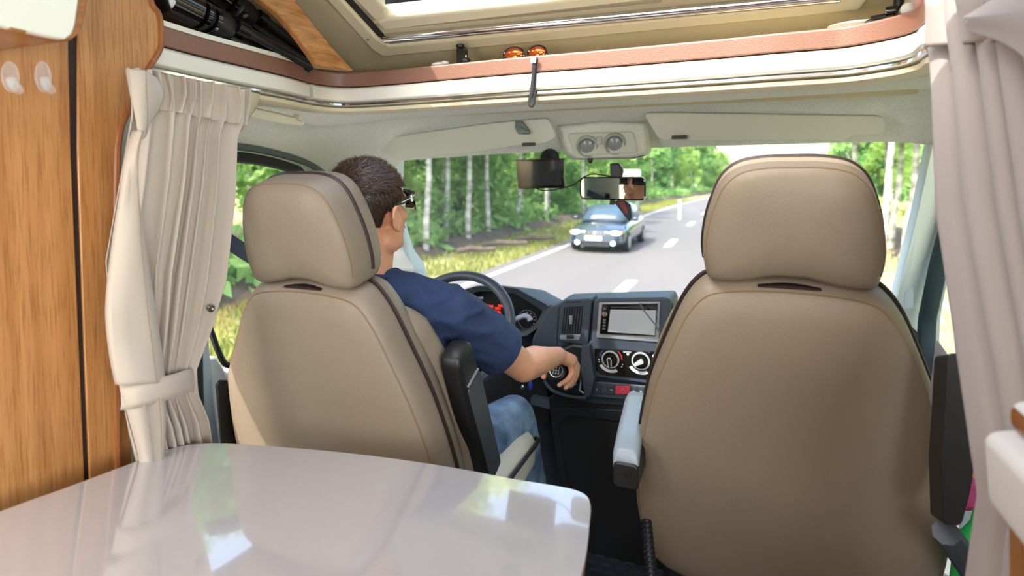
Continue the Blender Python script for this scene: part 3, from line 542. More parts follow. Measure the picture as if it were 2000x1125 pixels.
# ------------------------------------------------------------------ cab seats
def sym(half): return [(u, s) for u, s in half] + [(-u, s) for u, s in reversed(half) if abs(u) > 1e-6]
HEAD = [(0, .258), (.045, .257), (.085, .248), (.112, .224), (.128, .186), (.139, .145), (.144, .10), (.141, .065), (.132, .043), (.10, .039), (.06, .046), (.03, .053), (0, .054)]
BACK = [(0, .047), (.06, .045), (.12, .037), (.150, .020), (.178, -.025), (.204, -.10), (.230, -.19), (.250, -.29), (.262, -.38), (.267, -.47), (.262, -.56), (.243, -.64), (.20, -.685), (.1, -.705), (0, -.71)]
TILT = math.radians(15)
def smooth_outline(o_): return [(p.x, p.y) for p in catmull([(u, s, 0) for u, s in o_], 4, closed=True)]
def seat(name, label, O, yawdeg=0, hk=1, bk_=1, sh_=0):
    ry = math.radians(yawdeg); root = thing(name, label, 'seat', (O[0], O[1] + .25, 0))
    ex = V((math.cos(ry), math.sin(ry), 0)); fw = V((-math.sin(ry), math.cos(ry), 0))
    e = ZU*math.cos(TILT) - fw*math.sin(TILT); nb = -fw*math.cos(TILT) - ZU*math.sin(TILT)      # up the back, out of the back
    ram = lambda s: min(1, max(0, (.05 - s)/.25)); T = lambda u, s, d: V(O) + ex*(u*(hk + (bk_ - hk)*ram(s)) + sh_*ram(s)) + e*s + nb*d
    def pad(outl, c, layers): return B().loft([[T(c[0] + (u - c[0])*k, c[1] + (s - c[1])*k, d) for u, s in outl] for k, d in layers])
    H = smooth_outline(sym(HEAD)); K = smooth_outline(sym(BACK)); hc = (0, .15); kc = (0, -.33)
    hd = mk('headrest', pad(H, hc, [(.02, .020), (.3, .019), (.6, .016), (.82, .010), (.93, .002), (.985, -.012), (1.0, -.03), (1.01, -.06), (1.0, -.085), (.95, -.105), (.8, -.12), (.4, -.13), (.02, -.13)]), leather, root, angle=80)
    bk = mk('backrest', pad(K, kc, [(.02, .034), (.3, .033), (.6, .028), (.82, .018), (.93, .008), (.98, -.006), (1.0, -.022), (1.004, -.05), (.995, -.085), (.96, -.11), (.85, -.125), (.5, -.115), (.02, -.11)]), leather, root, angle=80)
    # side bolsters stand forward of the back pad
    for sg in (-1, 1):
        pts = [(sg*.150, -.04, -.10), (sg*.175, -.10, -.125), (sg*.205, -.20, -.14), (sg*.222, -.30, -.15), (sg*.228, -.45, -.15), (sg*.21, -.62, -.13)]
        mk('bolster', B().tube(catmull([T(*p) for p in pts], 4), [.010, .016, .022, .028] + [.034]*(4*4) + [.02], 10), leather, root)
    def along(outl, c, k, d, r, m, nm, par, sel=lambda u, s: True):
        pts = [T(c[0] + (u - c[0])*k, c[1] + (s - c[1])*k, d) for u, s in outl if sel(u, s)]
        return mk(nm, B().tube(pts, r, 6, closed=len(pts) == len(outl)), m, par)
    o_h = [(u, s) for u, s in H]
    # start each open run at the lower left so that the tube stays in one piece
    def run(outl, smin):
        n = len(outl); i0 = next(i for i in range(n) if outl[i][1] >= smin and outl[i - 1][1] < smin); r = []
        for j in range(n):
            p = outl[(i0 + j) % n]
            if p[1] < smin: break
            r.append(p)
        return r
    for outl, c, smin, par in ((H, hc, .06, hd), (K, kc, -.66, bk)):
        r = run(outl, smin)
        mk('seam', B().tube([T(c[0] + (u - c[0])*.955, c[1] + (s - c[1])*.955, -.0045 if par is hd else .0005) for u, s in r], .0018, 6), stitch, par)
        mk('piping', B().tube([T(c[0] + (u - c[0])*1.012, c[1] + (s - c[1])*1.012, -.062) for u, s in r], .0042, 6), piping_d, par)
    # dark slot between head and back, headrest posts
    mk('headrest_gap', B().loft([[T(u*k, .039 + .004*math.sin(PI*(j/12)) , d) for j, u in enumerate([-.05 + .1*i/12 for i in range(13)])] + [T(u*k, .037, d) for u in [.05 - .1*i/12 for i in range(13)]] for k, d in ((1, -.0), (1, -.07))]), piping_d, root)
    # cushion
    zc = O[2] - .545; yb = .17
    G = lambda u, y, z: V((O[0], O[1], 0)) + ex*u + fw*(yb + y) + ZU*z
    rings = []
    for y, wd, z0, z1 in ((0, .22, zc - .06, zc + .03), (.03, .245, zc - .085, zc + .05), (.2, .255, zc - .09, zc + .045), (.4, .26, zc - .09, zc + .055), (.50, .255, zc - .085, zc + .05), (.545, .24, zc - .06, zc + .02)):
        rings.append([G(x, y, z) for x, z in rrect(0, (z0 + z1)/2, wd*2, z1 - z0, .045, 5)])
    cu = mk('seat_cushion', B().loft(rings), leather_lt, root, angle=70)
    mk('piping', B().tube(catmull([G(.262, .02, zc), G(.266, .2, zc + .015), G(.268, .4, zc + .02), G(.262, .50, zc + .012), G(.235, .555, zc), G(.1, .565, zc), G(-.1, .565, zc), G(-.235, .555, zc)], 4), .006, 6), piping_d, cu)
    b = B(); b.box(V((O[0], O[1], 0)) + fw*(yb + .26) + ZU*((zc - .1)/2 + .01), (.36, .42, zc - .12), Matrix.Rotation(ry, 3, 'Z')); mk('pedestal', b, blackpl, root, bevel=.02)
    return root, T, G, zc
seat_p, TP, GP, zp = seat('cab_seat', 'cream leather passenger seat with lowered grey armrest, right of the driver', (.087, 1.10, 1.073), 0, 1, 1.075, .004)
seat_d, TD, GD, zd = seat('cab_seat', 'cream leather driver seat with raised black armrest, beside the left curtain', (-.803, .90, 1.045), 0, .92, 1.09, -.032)
def armrest_up(root, top, bot, w_, d_top, d_bot, dirx=V((1, 0, 0))):
    t, bt = V(top), V(bot); up = (t - bt).normalized(); fw = dirx.cross(up).normalized()*-1; L = (t - bt).length
    ar = None; rings = []
    for k, dp, sh in ((0, .75, .012), (.02, .95, .002), (.06, 1, 0), (.5, 1, 0), (.93, 1, 0), (.98, .93, .003), (1, .72, .014)):
        c = bt.lerp(t, k); d = (d_bot + (d_top - d_bot)*k)*dp
        rings.append([c + dirx*x + fw*y for x, y in rrect(0, 0, w_ - sh, d, min(.014, w_*.3, d*.3), 4)])
    ar = mk('armrest', B().loft(rings), blackpl, root, angle=60)
    c = bt.lerp(t, .10) + dirx*(w_/2 + .001); mk('bolt_hole', B().lathe(c, dirx, [(.010, -.003), (.010, .002), (.007, .002), (.006, -.002), (.001, -.002)], 16), rubber, ar)
    side = [bt.lerp(t, k) + fw*((d_bot + (d_top - d_bot)*k)*f) + dirx*(w_/2) for k, f in ((.03, -.30), (.78, -.40), (.78, .42), (.03, .32))]
    mk('side_panel', B().slab(roundpoly(side, .008), dirx*.003), M('armrest_side_grey', '3D4448', .4), ar)
    a, c2 = bt.lerp(t, .80) + dirx*(w_/2 + .002), None
    mk('trim_line', B().box(bt.lerp(t, .80) + dirx*(w_/2 + .001), (.006, d_top*.75, .004), Matrix((dirx, fw, up)).transposed()), silver, ar)
    return ar
armrest_up(seat_d, at(888, 680, X=-.555), at(950, 925, X=-.555) , .052, .075, .095)
# right armrest of the passenger seat, raised, seen from behind
b = B(); y0 = 1.02
o_ = roundpoly([at(x, y, Y=y0) for x, y in [(1850, 700), (1855, 690), (1884, 690), (1889, 760), (1893, 830), (1903, 912), (1896, 960), (1878, 1028), (1842, 1026), (1838, 900), (1846, 780)]], .008, 3)
ar = mk('armrest', B().slab(o_, (0, .06, -.02)), blackpl, seat_p, bevel=.006, seg=2)
b = B().slab([at(x, y, Y=y0 + .03) for x, y in [(1846, 700), (1851, 690), (1853, 740), (1838, 830), (1833, 810)]], (0, .05, .01)); mk('inner_side', b, silver, ar, bevel=.003)
b = B(); b.tube([at(1848, 1040, Y=1.06), at(1872, 1075, Y=1.10), at(1905, 1125, Y=1.12), at(1930, 1190, Y=1.14)], .02, 8); mk('armrest_bracket', b, M('bracket_grey', '3F444E', .5), seat_p)
# left armrest of the passenger seat, lowered
A0 = at(1226, 900, Y=1.10); A1 = at(1248, 775, Y=1.50); rings = []
ax = (A1 - A0).normalized(); b = B(); W2 = .026
for k, z0, z1, wk in ((0, -.028, .016, .9), (.02, -.032, .022, 1), (.3, -.034, .024, 1.05), (.8, -.030, .024, 1.05), (.96, -.02, .018, .95), (1, -.01, .008, .7)):
    c = A0.lerp(A1, k); rings.append([c + V((x*wk, 0, z)) for x, z in rrect(-.004, (z0 + z1)/2, W2*2, z1 - z0, .014, 4)])
al = mk('armrest', B().loft(rings), M('armrest_pad_grey', '8C99A3', .38, bump=.1, bscale=400), seat_p, angle=60)
b = B(); p = at(1226, 918, Y=1.095); b.loft([[p + V((x, y, z)) for x, z in rrect(-.004, -.014, .05, .052, .01, 3)] for y in (0, .30)]); am = mk('armrest_mount', b, blackpl, al, bevel=.004)
mk('bolt', B().lathe(at(1227, 928, Y=1.092), (0, -1, 0), [(.006, -.004), (.006, .003), (.004, .003), (.003, 0), (.0005, 0)], 14), rubber, al)
mk('swivel_base', B().box((.08, 1.5, .13), (.5, .5, .22)), blackpl, seat_p, bevel=.03); mk('swivel_base', B().box((-.803, 1.3, .13), (.5, .5, .22)), blackpl, seat_d, bevel=.03)
# corrugated cable sleeve at the passenger seat's left foot
b = B(); p0, p1 = at(1262, 1020, Y=1.14), at(1278, 1180, Y=1.0); n = 60; b.tube([p0.lerp(p1, i/n) for i in range(n + 1)], [.009 if (i//2) % 2 else .012 for i in range(n + 1)], 10); mk('cable_sleeve', b, M('sleeve_black', '15171C', .3), seat_p)
# ------------------------------------------------------------------ table
TZ = 1.3 - .47
tp = [(-520, 1200), (0, 998), (120, 955), (235, 912), (300, 888), (350, 871), (400, 866), (470, 867), (560, 873), (680, 884), (800, 899), (900, 915), (1000, 934), (1080, 947), (1120, 955), (1145, 966), (1154, 985), (1152, 1020), (1146, 1075), (1134, 1130), (1105, 1230), (1060, 1330)]
TN = V((0, math.sin(math.radians(4.7)), math.cos(math.radians(4.7)))); TO = V((-.5, .6, TZ + .006))      # tabletop tilted to bring the windscreen's reflection into its gloss
tt = catmull([at(x, y, o=TO, n=TN) for x, y in tp], 3); tt += [V((-.25, .1, TZ + .006 + .041)), V((-.93, .1, TZ + .006 + .041))]
table = thing('dinette_table', 'glossy pale grey dinette table with oak edge in the foreground', 'table', (-.55, .5, .14))
mk('tabletop', B().slab(tt, TN*-.006), table_m, table, bevel=.0018, seg=2)
cen = sum(tt, V((0, 0, 0)))/len(tt); ins = [cen + (p - cen)*.9945 for p in tt]
mk('edge_band', B().slab([p - TN*.006 for p in ins], TN*-.024), wood('oak_table_edge', 'A66A38', '7F4E26', 0), table, bevel=.003)
mk('leg', B().lathe((-.6, .45, .14), (0, 0, 1), [(.16, 0), (.16, .012), (.03, .02), (.028, TZ - .03 - .14)], 28), alu, table)
st(mk('floor', B().box((-.45, -.5, .115), (1.95, 1.9, .05)), M('living_floor', '8A7860', .5), recentre=False))
# ------------------------------------------------------------------ curtains
def interp(rows, v):
    for a, c in zip(rows, rows[1:]):
        if a[0] <= v <= c[0]:
            k = (v - a[0])/(c[0] - a[0]); k = k*k*(3 - 2*k)*.5 + k*.5; return [x + (y - x)*k for x, y in zip(a, c)]
    return rows[-1]
def drape(rows, plane_fn, npl, n_s, n_v, phase, seed):
    rg = []; rng = random.Random(seed); ph = [rng.uniform(-.5, .5) for _ in range(npl*2 + 2)]
    for i in range(n_v + 1):
        v = i/n_v; r = interp(rows, v); yl, yr, xl, xr, amp, off = r[1:7]; row = []
        for j in range(n_s + 1):
            s = j/n_s; wv = s*npl + .35*math.sin(s*7 + seed) + .12*math.sin(v*3 + s*9)
            a = math.sin(2*PI*wv + phase); a = math.copysign(abs(a)**.75, a)
            px = xl + (xr - xl)*s; py = yl + (yr - yl)*s; p, nrm, tan_ = plane_fn(px, py)
            row.append(p + nrm*(amp*a*(.75 + .25*math.sin(s*23 + seed)) + off) + tan_*(amp*.35*math.cos(2*PI*wv*1.0 + phase)))
        rg.append(row)
    return rg
CXL = WX + .075
def plL(px, py): return at(px, py, X=CXL), V((1, 0, 0)), V((0, 1, 0))
# v, y at left, y at right, x left, x right, pleat depth, offset from the wall
rowsL = [(0, 133, 176, 252, 474, .012, .0), (.03, 142, 185, 254, 473, .014, .0), (.10, 197, 238, 262, 472, .010, .0), (.14, 230, 270, 264, 458, .012, 0), (.28, 330, 380, 250, 452, .015, 0), (.5, 510, 545, 221, 432, .017, 0), (.68, 660, 640, 228, 402, .015, .004), (.79, 772, 722, 238, 374, .008, .006), (.84, 800, 770, 246, 376, .010, .006), (.92, 850, 820, 262, 396, .016, .002), (1, 960, 900, 290, 410, .016, 0)]
cl = thing('curtain', 'beige pleated curtain tied back against the oak panel on the left', 'curtain', at(330, 900, X=CXL))
mk('cloth', B().grid(drape(rowsL, plL, 7, 150, 70, .8, 2)), curtain_m, cl, solid=.0016, angle=180)
rowsH = [(0, 133, 174, 254, 474, .017, .006), (.5, 168, 208, 258, 476, .015, .008), (1, 205, 246, 262, 474, .009, .004)]
mk('heading_tape', B().grid(drape(rowsH, plL, 9, 150, 14, 2.2, 5)), curtain_m, cl, solid=.0016, angle=180)
# hanging left flap with its hem stitching
fl = [[(252, 134, .024), (268, 136, .030), (284, 138, .034), (296, 146, .030), (306, 152, .020)], [(255, 165, .024), (270, 167, .032), (285, 168, .036), (304, 176, .034), (320, 181, .026)], [(260, 205, .026), (273, 206, .033), (287, 206, .035), (300, 210, .030), (310, 213, .022)], [(267, 243, .028), (276, 243, .033), (287, 240, .033), (292, 238, .028), (296, 234, .022)], [(271, 270, .028), (277, 272, .032), (283, 268, .031), (286, 262, .028), (288, 256, .024)]]
cols = [catmull([at(x, y, X=CXL + d) for x, y, d in col], 5) for col in zip(*fl)]; rows = [catmull(r, 4) for r in zip(*cols)]
mk('heading_flap', B().grid(rows), curtain_m, cl, solid=.0016, angle=180); mk('flap_stitch', B().tube([r[8] + V((.0012, 0, 0)) for r in rows], .0006, 5), M('stitch_thread3', '8E7F6C', .8), cl)
b = B(); hl_ = [(271, 255), (257, 300), (246, 380), (231, 480), (219, 600), (226, 690), (238, 752)]; hr_ = [(275, 255), (265, 300), (270, 380), (284, 480), (304, 610), (316, 690), (322, 745)]
L1, R1 = catmull([at(x, y, X=CXL + .030) for x, y in hl_], 5), catmull([at(x, y, X=CXL + .036) for x, y in hr_], 5)
b.grid([[a_ + V((-.012, -.002, 0)), a_, a_.lerp(c_, .35) + V((.004*math.sin(i*.5), 0, 0)), a_.lerp(c_, .7) + V((.006, 0, 0)), c_, c_ + V((-.014, .004, 0))] for i, (a_, c_) in enumerate(zip(L1, R1))])
mk('hem_panel', b, curtain_m, cl, solid=.002, angle=180)
mk('hem_stitch', B().tube([a_.lerp(c_, .72) + V((.0085, 0, 0)) for a_, c_ in zip(L1, R1)], .0007, 5), M('stitch_thread', '8E7F6C', .8), cl)
b = B(); hl_ = [(240, 775), (252, 820), (270, 890), (275, 930)]; hr_ = [(322, 775), (324, 820), (320, 890), (320, 930)]
L1, R1 = catmull([at(x, y, X=CXL + .018) for x, y in hl_], 5), catmull([at(x, y, X=CXL + .034) for x, y in hr_], 5)
b.grid([[a_, a_.lerp(c_, .35) + V((.012, 0, 0)), a_.lerp(c_, .45) + V((.004, 0, 0)), a_.lerp(c_, .75) + V((.010, 0, 0)), c_, c_ + V((-.016, .003, 0))] for a_, c_ in zip(L1, R1)]); mk('hem_panel', b, curtain_m, cl, solid=.002, angle=180)
mk('hem_stitch', B().tube([a_.lerp(c_, .72) + V((.0118, 0, 0)) for a_, c_ in zip(L1, R1)], .0007, 5), M('stitch_thread2', '8E7F6C', .8), cl)
# tieback
tb0 = [(234, 752, .008), (260, 748, .028), (300, 740, .036), (340, 730, .034), (372, 721, .014), (378, 735, -.02)]; rows = []
pu = catmull([at(x, y, X=CXL + d) for x, y, d in tb0], 5)
rows = [[p for p in pu], [p + V((.003, 0, -.014)) for p in pu], [p + V((.003, 0, -.03)) for p in pu], [p + V((0, 0, -.041)) for p in pu]]
mk('tieback', B().grid(rows), curtain_m, cl, solid=.003, angle=180)
mk('snap_button', B().lathe(at(411, 602, X=CXL + .014), (1, -.4, 0), [(.007, 0), (.007, .003), (.004, .005), (.001, .004)], 14), M('snap_metal', '6B6358', .3, metal=.8), cl)
# right curtain, close to the lens
PA, PB = V((.27, .97, 0)), V((.36, .52, 0))
tR = (PB - PA).normalized(); nR = V((-tR.y, tR.x, 0)); nR = nR if nR.x < 0 else -nR
def plR(px, py): return at(px, py, o=(PA.x, PA.y, 1.3), n=nR), nR, -tR
rowsR = [(0, -90, -160, 1824, 2080, .022, 0), (.1, 55, -20, 1828, 2100, .020, 0), (.2, 150, 90, 1833, 2120, .017, 0), (.4, 420, 400, 1848, 2210, .022, 0), (.6, 700, 700, 1890, 2290, .022, 0), (.75, 880, 880, 1914, 2310, .018, 0), (.81, 965, 965, 1922, 2290, .012, 0), (.87, 1060, 1060, 1908, 2260, .012, 0), (1, 1330, 1330, 1878, 2290, .02, 0)]
cr = thing('curtain', 'mauve-grey curtain hanging at the right edge behind the white cushion', 'curtain', at(1950, 1200, o=(PA.x, PA.y, 1.3), n=nR))
mk('cloth', B().grid(drape(rowsR, plR, 5, 130, 60, 2.6, 4)), curtain_r, cl if 0 else cr, solid=.0018, angle=180)
rowsH = [(0, -80, -140, 1838, 2170, .020, .010), (.5, 10, -40, 1846, 2170, .022, .012), (1, 92, 60, 1838, 2170, .018, .006)]
mk('heading_tape', B().grid(drape(rowsH, plR, 6, 110, 14, .6, 9)), curtain_r, cr, solid=.0018, angle=180)
b = B(); fl = [[(1868, 40), (1900, 22), (1960, -20), (2080, -60)], [(1900, 30), (1940, 25), (2000, 20), (2080, 20)], [(1874, 46), (1930, 60), (1985, 74), (2060, 110)], [(1890, 62), (1940, 74), (1992, 100), (2060, 180)]]
b.grid([[at(x, y, o=V((PA.x, PA.y, 1.3)) + nR*(.03 + .012*(1 if i == 1 else 0)), n=nR) for x, y in r] for i, r in enumerate(fl)]); mk('heading_flap', b, curtain_r, cr, solid=.003, sub=2)
# ------------------------------------------------------------------ dinette bench at the right edge
bench = thing('bench_backrest', 'white leather bench backrest with oak rail at the lower right edge', 'bench', at(1985, 1120, Y=.74) + V((.05, 0, -.45)))
Yb = .72
o_ = roundpoly([at(x, y, Y=Yb) for x, y in [(1915, 850), (1930, 836), (1970, 832), (2200, 840), (2200, 1060), (2000, 1046), (1960, 1004), (1924, 972)]], .02, 4)
mk('cushion', B().slab(o_, (.0, -.20, 0)), M('white_leather', 'E6E4DE', .42, bump=.1, bscale=300), bench, bevel=.016, seg=4)
rl = [at(x, y, Y=Yb - .01) for x, y in [(1972, 800), (1978, 792), (2010, 790), (2200, 790), (2200, 905), (2010, 860), (1972, 830)]]
mk('rail', B().slab(roundpoly(rl, .01, 3), (0, -.16, 0)), wood('oak_rail', 'A4652F', '7A4520', 1), bench, bevel=.004)
tp_ = [at(x, y, Y=Yb - .012) for x, y in [(1974, 794), (1990, 784), (2200, 784), (2200, 812), (2010, 812)]]; mk('rail_top', B().slab(roundpoly(tp_, .008, 3), (0, -.155, 0)), M('rail_white', 'E4E2DC', .3), bench, bevel=.003)
mk('post', B().slab([at(x, y, Y=Yb + .02) for x, y in [(1968, 985), (2100, 985), (2120, 2300), (1972, 2300)]], (0, -.05, 0)), wood('oak_post', 'B97E44', '8E5A2A', 2), bench, bevel=.004)
# pink pouch and green bottle in the door pocket
b = B(); b.slab(roundpoly([at(x, y, Y=1.22) for x, y in [(1878, 940), (1892, 918), (1930, 925), (1930, 990), (1900, 1000), (1876, 1000), (1868, 995)]], .012), (0, .03, 0))
pk = mk('pouch', b, M('pink_plush', 'C4588A', .9, col2='A83E72', vscale=60), bevel=.008); tag(pk, 'pink fuzzy pouch in the right door pocket behind the raised armrest', 'pouch')
mk('trim', B().slab([at(x, y, Y=1.215) for x, y in [(1889, 924), (1897, 920), (1918, 936), (1914, 944)]], (0, .004, 0)), M('orange_trim', 'D98B3A', .6), pk)
b = B(); c = at(1893, 1045, Y=1.2); b.lathe(c + V((0, 0, -.10)), (.1, 0, 1), [(.026, 0), (.028, .05), (.024, .10), (.012, .125), (.011, .145), (.001, .146)], 18); gb = mk('bottle', b, M('green_plastic', '1FA050', .2)); tag(gb, 'green bottle standing low in the right door pocket', 'bottle')
b = B(); b.box((.56, 1.35, .55), (.12, .5, .30)); st(mk('door_pocket', b, M('pocket_grey', 'B9C4C8', .6), door_r, bevel=.01))
# ------------------------------------------------------------------ hooks, locker and shelf clutter
acryl = M('clear_acrylic', 'F4F2EC', .08, spec=.8); acryl.node_tree.nodes['Principled BSDF'].inputs['Alpha'].default_value = .18
def hook(px, py, label):
    t = thing('wall_hook', label, 'hook', at(px, py + 25, X=WX)); c = at(px, py, X=WX + .001); top = at(px, py - 30, X=WX); bot = at(px, py + 31, X=WX); h = (top - bot).length/2; wd = .0115
    b = B(); b.slab([c + V((.0035, wd*math.cos(a), h*math.sin(a))) for a in (2*PI*k/36 for k in range(36))], (-.004, 0, 0)); mk('back_plate', b, acryl, t, bevel=.001)
    pts = catmull([c + V((.006, -.002, -h*.35)), c + V((.010, .004, -h*.75)), c + V((.018, .000, -h*.88)), c + V((.026, -.010, -h*.6)), c + V((.028, -.014, -h*.15))], 5)
    mk('hook_arm', B().tube(pts, [.007]*(len(pts) - 3) + [.0065, .0055, .003], 10), acryl, t)
hook(19, 150, 'clear plastic wall hook left, farther from the dark panel seam'); hook(83, 150, 'clear plastic wall hook right, nearer the dark panel seam')
LXX = -.80
lk = thing('overhead_locker', 'white-fronted oak overhead locker at the top left above the wall hooks', 'cabinet', (-.9, .3, 1.47))
lo = [at(x, y, X=LXX) for x, y in [(-420, -130), (-200, 4), (0, 51), (128, 78), (146, 54), (156, -20), (166, -260)]]
r = roundpoly(lo[1:5], .0)[:]
dq = [lo[0], lo[1], lo[2], at(110, 74, X=LXX), at(128, 77, X=LXX), at(141, 66, X=LXX), at(147, 50, X=LXX), at(157, -20, X=LXX), lo[6], V((LXX, lo[0].y, lo[6].z))]
mk('door', B().slab(dq, (-.014, 0, 0)), M('locker_white', 'E4E6DA', .28, coat=.3), lk, bevel=.002)
cq = [at(x, y, X=LXX - .018) for x, y in [(-420, -130), (-200, 8), (0, 56), (106, 80), (138, 79), (156, 66), (164, 48), (176, -20), (186, -260)]]; cq.append(V((LXX - .018, cq[0].y, cq[-1].z)))
mk('carcass', B().slab(cq, (-.17, 0, 0)), wood('oak_locker', 'B07440', '8A5526', 1), lk, bevel=.003)
mk('latch', B().box(at(33, 61, X=LXX - .003) + V((0, 0, .001)), (.006, .016, .003)), M('brass', 'C9A25A', .25, metal=.9), lk)
# tripods on the shelf
def tripod(name, label, base, head, r, seed):
    t = thing(name, label, 'tripod', base); a, h = V(base), V(head); d = (h - a).normalized(); q = d.orthogonal().normalized(); u = d.cross(q)
    legs = M('tripod_leg_black', '1C1D1D', .38); 
    for k in range(3):
        an = 2*PI*k/3 + .5; off = (q*math.cos(an) + u*math.sin(an))*r*.95
        lg = mk('leg', B().tube([a + off*.6, a.lerp(h, .62) + off], r*.62, 12), legs, t)
        mk('leg_lock', B().tube([a.lerp(h, .54) + off, a.lerp(h, .62) + off], r*.8, 12), M('lock_black', '0B0B0C', .25), lg)
    c = a.lerp(h, .7); b = B(); b.lathe(a.lerp(h, .62), d, [(r*1.2, 0), (r*1.5, .02), (r*1.5, .05), (r*.9, .06), (r*.9, .075)], 20); mk('shoulder', b, blackpl, t)
    L = (h - a).length
    b = B(); b.lathe(a.lerp(h, .70), d, [(r*.7, 0), (r*1.5, .01), (r*1.5, .02), (r*1.0, .024), (r*1.0, .03), (r*1.55, .034), (r*1.55, .044), (r*1.0, .048), (r*1.6, .055), (r*1.6, .12), (r*.5, .13)], 24); mk('head', b, gloss_black, t)
    mk('knob', B().lathe(a.lerp(h, .66) + V((.0, -r*1.2, -.0)), (.5, -1, 0), [(.011, 0), (.011, .008), (.006, .011), (.001, .011)], 14), chrome, t)
    mk('clamp', B().tube([a.lerp(h, .60) + V((.02, -r*1.3, .01)), a.lerp(h, .69) + V((.02, -r*1.2, -.02))], .004, 6), alu, t); return t
tripod('camera_tripod', 'black folded tripod with a ball head lying nearest on the left shelf', at(600, 132, X=-1.07), at(322, -6, X=-1.07), .021, 1)
tripod('camera_tripod', 'black folded tripod lying behind the nearest one in the dark shelf end', at(604, 112, X=-1.15), at(408, -26, X=-1.15), .019, 2)
tripod('camera_tripod', 'slim black pole of the rearmost tripod at the top of the dark shelf end', at(586, 80, X=-1.22), at(430, -60, X=-1.22), .017, 3)
# small mount, sunglasses, wrist strap, clutter
sh = BZ + .006
cm = thing('camera_mount', 'small black camera clamp standing on the shelf left of the sunglasses', 'mount', at(903, 123, Y=1.345))
mk('body', B().slab(roundpoly([at(x, y, Y=1.345) for x, y in [(892, 134), (891, 98), (893, 90), (906, 89), (908, 96), (907, 134)]], .003), (0, .02, 0)), gloss_black, cm, bevel=.002)
mk('cap', B().lathe(at(899, 93, Y=1.343), (0, 0, 1), [(.010, 0), (.011, .003), (.011, .007), (.006, .009), (.001, .009)], 14), blackpl, cm)
mk('tilt_head', B().ell(at(909, 119, Y=1.345), (.014, .012, .009)), blackpl, cm); mk('screw_stub', B().tube([at(910, 117, Y=1.345), at(910, 107, Y=1.345)], [.005, .0015], 8), alu, cm)
sg_ = thing('mirrored_sunglasses', 'orange mirrored sunglasses lying on the shelf beside the wrist strap', 'sunglasses', at(1025, 118, Y=1.365))
for px, py, w_ in ((1004, 113, .027), (1050, 110, .024)):
    c = at(px, py - 6, Y=1.365); b = B(); b.ell(c, (w_, .008, .018)); ln = mk('lens', b, M('orange_mirror', 'E8743A', .12, metal=.7), sg_)
    mk('rim', B().tube([c + V((w_*1.02*math.cos(a), -.002, .0185*math.sin(a))) for a in (2*PI*k/24 for k in range(24))], .0022, 6, closed=True), gloss_black, ln)
mk('bridge', B().tube([at(1022, 114, Y=1.362), at(1034, 113, Y=1.362)], .002, 6), gloss_black, sg_)
ws_ = thing('wrist_strap', 'dark grey wrist strap looped over the brown leather shelf edge', 'strap', at(1040, 205, Y=1.235))
pY = [p for p in bpath]; 
def shelf_y(px): 
    q = at(px, 150, Z=BZ); return min(bpath, key=lambda p: (p - q).length).y
sy = shelf_y(1042) - .010
b = B(); c1 = [at(1043, 124, Y=sy), at(1041, 150, Y=sy), at(1038, 180, Y=sy - .002), at(1034, 202, Y=sy - .002), at(1040, 206, Y=sy - .002), at(1043, 190, Y=sy + .001), at(1044, 150, Y=sy + .003), at(1045, 118, Y=sy + .003)]
b.tube(catmull(c1, 5), .0045, 8, flat=.35, up=(1, 0, 0)); mk('band', b, M('strap_grey', '26282C', .85, bump=.5, bscale=900), ws_)
mk('clip', B().slab([at(x, y, Y=sy - .003) for x, y in [(1036, 111), (1046, 111), (1046, 123), (1036, 123)]], (0, .004, 0)), M('clip_silver', 'B7BDBF', .3, metal=.4), ws_); mk('slider', B().ell(at(1048, 118, Y=sy), (.004, .003, .008)), blackpl, ws_)
t = mk('crumpled_film', B().ell(at(856, 126, Y=1.345), (.02, .012, .006)).ell(at(868, 124, Y=1.350), (.015, .01, .007)), M('clear_film', 'BEBDB8', .25)); tag(t, 'scrap of clear film lying on the shelf at the sunlight edge', 'film')
t = thing('clamp_arm', 'black clamp arm with a round knob at the right end of the shelf', 'clamp', at(1745, 25, Y=1.335))
mk('arm', B().tube([at(1702, 40, Y=1.335), at(1730, 35, Y=1.335), at(1762, 22, Y=1.325)], .009, 10), blackpl, t)
mk('knob', B().lathe(at(1730, 26, Y=1.325), (1, -.2, .05), [(.012, 0), (.0125, .002), (.0125, .016), (.010, .018), (.001, .018)], 20), gloss_black, t); mk('spindle', B().tube([at(1738, 25, Y=1.325), at(1750, 23, Y=1.325)], .0025, 6), chrome, t)
mk('grip', B().slab([at(x, y, Y=1.325) for x, y in [(1748, 18), (1764, 11), (1764, 30), (1750, 32)]], (0, .02, 0)), M('grip_navy', '3A3F55', .5), t, bevel=.003); mk('upright', B().tube([at(1755, 14, Y=1.335), at(1757, -20, Y=1.335)], .009, 10), blackpl, t)
b = B(); b.ell(at(1706, 44, Y=1.335), (.016, .01, .008)); mk('lever', b, blackpl, t)
t = thing('clear_jar', 'clear plastic jar of odds and ends at the far right of the shelf', 'jar', at(1786, 28, Y=1.27)); c = at(1786, 30, Y=1.27)
mk('body', B().lathe(c + V((0, 0, -.01)), (.5, 0, .85), [(.03, 0), (.033, .01), (.033, .055), (.028, .06)], 24), acryl, t)
for k, (col, dx) in enumerate((('C9C6C0', -.012), ('B5402F', .008), ('A38F5C', .016))): mk('content', B().ell(c + V((dx, 0, .012 + .006*k)), (.011, .012, .012), n=10, m=6), M('jar_content_' + str(k), col, .6), t)
t = mk('white_cloth', B().ell(at(1680, 48, Y=1.365), (.06, .03, .007)), M('cloth_white', 'F0F0EE', .8)); tag(t, 'white cloth lying on the right part of the shelf', 'cloth')
